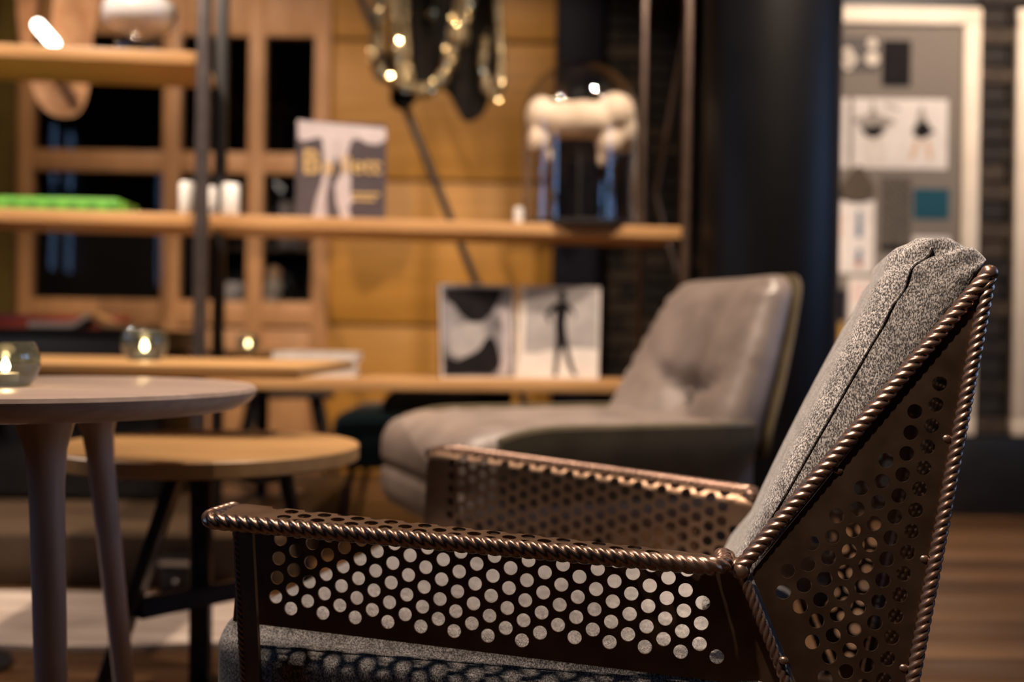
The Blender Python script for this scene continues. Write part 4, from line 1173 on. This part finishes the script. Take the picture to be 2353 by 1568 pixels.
# things behind the glass
D_I = 5.75
bs = thing('bookcase', 'dim bookcase standing behind the glazed partition', 'bookcase', (wx(640, 5.9), 5.9, 0))
for z in (.32, .78, 1.18, 1.62, 2.0): bx('shelf_board', BROWN_BASE, (-.45, -.14, z), (.50, .16, z + .02), bs)
for x in (-.47, .50): bx('side_panel', BROWN_BASE, (x, -.14, 0), (x + .02, .16, 2.05), bs)
bx('back_board', BLACK, (-.47, .161, 0), (.52, .17, 2.05), bs)
cols_b = [BOOK_PALE, GREY_PR, PAGE_MID, BOOK_GREY, TAN_PR, PAGE_GREY]
x = .02
for (m_, nm, w_, h_) in ((BOOK_PALE, 'pale rose', .040, .27), (GREY_PR, 'warm grey', .032, .25), (PAGE_GREY, 'light grey', .036, .28), (BOOK_GREY, 'dark plum', .026, .24), (TAN_PR, 'tan', .030, .26), (PAGE_MID, 'charcoal', .034, .27)):
    o = bx('shelved_book', m_, (0, 0, 0), (w_, .18, h_), None, .003)
    o.location = (bs.location.x + x + w_ / 2, 5.9, 1.2005 + h_ / 2)
    tag(o, nm + ' hardback upright in the bookcase behind the glass', 'book', 'books in the bookcase behind the glass'); x += w_ + .003
q = at(622, 690, 5.55)
lf = thing('cone_figure', 'pale cone-shaped figure with round head behind the glass pane', 'figure', (q.x, q.y, .78 + .0205 - .0005))
lf.location = (wx(628, 5.80), 5.80, .8005)
b = B(); b.lathe([(0, 0), (.12, 0), (.10, .05), (.05, .18), (.03, .22), (0, .22)], 24); b.obj('skirt', PAPER2, lf, .8)
b = B(); b.sphere((0, 0, .245), .045, 16); b.obj('head', TAN_PR, lf, .9)
o = bx('orange_box', ORANGE, (-.05, -.04, 0), (.05, .04, .06), None, .003); o.location = (wx(655, 5.82) + .12, 5.84, .8305)
tag(o, 'small orange box on the bookcase behind the glass', 'box')
q = at(536, 668, 5.2)
o = bx('grey_box', PAGE_GREY, (-.055, -.05, 0), (.055, .05, .09), None, .004)
st_ = thing('display_stand', 'slim dark stand behind the middle pane carrying a grey box', 'stand', (q.x, q.y, 0))
bx('top', BLACK, (-.08, -.07, q.z - .065), (.08, .07, q.z - .05), st_); bx('column', BLACK, (-.02, -.02, .012), (.02, .02, q.z - .066), st_); bx('foot', BLACK, (-.1, -.1, 0), (.1, .1, .012), st_)
o.location = (q.x, q.y, q.z - .05 + .0455)
tag(o, 'pale grey box on the slim stand behind the middle pane', 'box')

# ------------------------------------------------------------------ pin board
YP = YRW - .02
fx0, fx1, fz0, fz1 = 1.02, wx(2236, YP), wz(2075, 997, YP), wz(2075, 22, YP)
pbd = thing('pin_board', 'large framed linen pin board with cream frame on the dark brick wall', 'pin board', (0, YP, 0))
bx('backing', LINEN, (fx0 + .05, -.012, fz0 + .05), (fx1 - .05, .003, fz1 - .05), pbd)
fw_ = .068
bx('frame_bar', FRAME_CREAM, (fx0, -.03, fz1 - fw_), (fx1, .003, fz1), pbd, .004); bx('frame_bar', FRAME_CREAM, (fx0, -.03, fz0), (fx1, .003, fz0 + fw_), pbd, .004)
bx('frame_bar', FRAME_CREAM, (fx0, -.0299, fz0 + fw_), (fx0 + fw_, .003, fz1 - fw_), pbd, .004); bx('frame_bar', FRAME_CREAM, (fx1 - fw_, -.0299, fz0 + fw_), (fx1, .003, fz1 - fw_), pbd, .004)
pb2 = thing('pin_board', 'second framed pin board beyond the strip of bare brick', 'pin board', (0, YP, 0))
gx0 = wx(2320, YP)
bx('backing', LINEN, (gx0 + .05, -.012, fz0 + .05), (gx0 + .85, .003, fz1 - .05), pb2)
bx('frame_bar', FRAME_CREAM, (gx0, -.03, fz1 - fw_), (gx0 + .9, .003, fz1), pb2, .004); bx('frame_bar', FRAME_CREAM, (gx0, -.03, fz0), (gx0 + .9, .003, fz0 + fw_), pb2, .004)
bx('frame_bar', FRAME_CREAM, (gx0, -.0299, fz0 + fw_), (gx0 + fw_, .003, fz1 - fw_), pb2, .004); bx('frame_bar', FRAME_CREAM, (gx0 + .9 - fw_, -.0299, fz0 + fw_), (gx0 + .9, .003, fz1 - fw_), pb2, .004)
YC = YP - .012
kk = YC / FPX
def pinned(name, label, cat, px0, px1, py0, py1, m, lay=0, th=.0022):
    cx_, cy_ = (px0 + px1) / 2, (py0 + py1) / 2; c = at(cx_, cy_, YC)
    t = thing(name, label, cat, (c.x, YC - .0004 - lay * .003, c.z))
    t.rotation_euler.y = 0
    hx_, hz_ = (px1 - px0) / 2 * kk, (py1 - py0) / 2 * kk
    bx('sheet', m, (-hx_, -th, -hz_), (hx_, 0, hz_), t)
    return t, lambda name, pts, m_, y0=-.0036: flat(name, [(x - cx_, cy_ - y_) for x, y_ in pts], m_, t, y0, .0012, k=kk)
def disc(px, py, r_, n=14, sy=1.0): return [(px + r_ * math.cos(2 * math.pi * i / n), py + r_ * sy * math.sin(2 * math.pi * i / n)) for i in range(n)]
t, f = pinned('photo_card', 'dark photo card with pale round flowers at the top of the board', 'photo', 1900, 2018, 86, 166, PHOTO_CARD)
for q in ((1946, 120, 11), (1929, 141, 12), (1955, 138, 13), (1948, 152, 10), (2002, 100, 12), (2003, 135, 16)): f('printed_flower', disc(*q), PAPER2)
t, f = pinned('black_card', 'plain black card pinned beside the flower photo', 'card', 2026, 2091, 94, 199, INK)
t, f = pinned('sketch_print', 'white print with two ink costume sketches', 'print', 1958, 2176, 228, 388, PAPER)
f('printed_figure', [(2000, 236), (2008, 236), (2012, 262), (2030, 268), (2046, 272), (2058, 284), (2040, 290), (2030, 310), (2014, 316), (1994, 316), (1978, 304), (1972, 286), (1958, 284), (1966, 272), (1985, 270), (1998, 260)], GREY_PR)
f('printed_skirt', [(1978, 296), (2030, 290), (2022, 314), (2004, 320), (1986, 312)], INK, -.0042)
f('printed_legs', [(1992, 318), (2002, 318), (2000, 382), (1992, 382)], PAPER2); f('printed_legs', [(2010, 318), (2020, 318), (2030, 378), (2020, 378)], PAPER2)
f('printed_lines', [(2030, 240), (2064, 248), (2062, 256), (2028, 248)], GREY_PR)
f('printed_figure', [(2112, 246), (2120, 246), (2124, 272), (2136, 292), (2150, 304), (2136, 310), (2118, 320), (2100, 314), (2094, 302), (2104, 280)], GREY_PR)
f('printed_skirt', [(2104, 286), (2124, 276), (2144, 304), (2118, 320), (2098, 312)], INK, -.0042)
f('printed_legs', [(2102, 322), (2112, 322), (2100, 366), (2090, 366)], TAN_PR); f('printed_legs', [(2124, 322), (2132, 320), (2142, 364), (2132, 366)], TAN_PR)
t, f = pinned('blank_sheet', 'blank white sheet partly behind the round column', 'print', 1880, 1948, 226, 386, PAPER)
c = at(1969, 424, YC); b = B()
b.prism([(x * kk, z * kk) for x, z in [(-4, 42), (6, 42), (26, 16), (40, -8), (38, -28), (16, -40), (-14, -40), (-36, -28), (-40, -6), (-22, 20)]], .003, Matrix(((1, 0, 0, 0), (0, 0, 1, -.003), (0, 1, 0, 0), (0, 0, 0, 1))))
tag(b.obj('leaf_swatch', SWATCH_TAUPE, None, 0, (c.x, YC - .0072, c.z)), 'taupe leaf-shaped felt swatch', 'swatch')
t, f = pinned('herringbone_swatch', 'grey herringbone wool swatch with dark lower edge', 'swatch', 2022, 2092, 408, 578, HERRING)
f('dark_edge', [(2022, 562), (2040, 566), (2056, 560), (2075, 568), (2092, 562), (2092, 578), (2022, 578)], INK)
t, f = pinned('teal_swatch', 'deep teal fabric swatch', 'swatch', 2098, 2180, 434, 504, SWATCH_TEAL)
t, f = pinned('landscape_card', 'small white card with a tan hill shape', 'card', 2096, 2182, 544, 590, PAPER)
f('printed_hill', [(2106, 590), (2120, 574), (2140, 564), (2158, 570), (2174, 588)], TAN_PR)
t, f = pinned('figure_print', 'white print with orange and blue dancing figures', 'print', 1880, 2008, 462, 628, PAPER)
f('printed_orange', [(1910, 480), (1920, 476), (1930, 500), (1930, 545), (1912, 548)], ORANGE); f('printed_orange', [(1912, 570), (1926, 568), (1930, 596), (1914, 600)], ORANGE); f('printed_rust', [(1912, 596), (1928, 594), (1928, 614), (1912, 614)], RUST, -.0042)
f('printed_blue', [(1968, 484), (1976, 484), (1980, 545), (1966, 546)], BLUE_PR); f('printed_blue', [(1970, 570), (1978, 572), (1980, 600), (1966, 600)], BLUE_PR); f('printed_rust', [(1966, 598), (1980, 598), (1980, 614), (1968, 614)], RUST, -.0042)
t, f = pinned('drawing_sheet', 'large white sheet with faint pink strokes', 'print', 1948, 2190, 640, 900, PAPER)
for i in range(7): f('printed_stroke', [(1960 + 16 * i, 650 + (i * 7) % 12), (1966 + 16 * i, 650), (1964 + 16 * i, 700), (1958 + 16 * i, 696)], PINK_PR)
t, f = pinned('navy_swatch', 'navy blue cloth swatch above the mustard one', 'swatch', 1880, 1944, 664, 738, SWATCH_NAVY)
t, f = pinned('mustard_swatch', 'mustard yellow cloth swatch below the navy one', 'swatch', 1880, 1938, 741, 812, SWATCH_MUST)
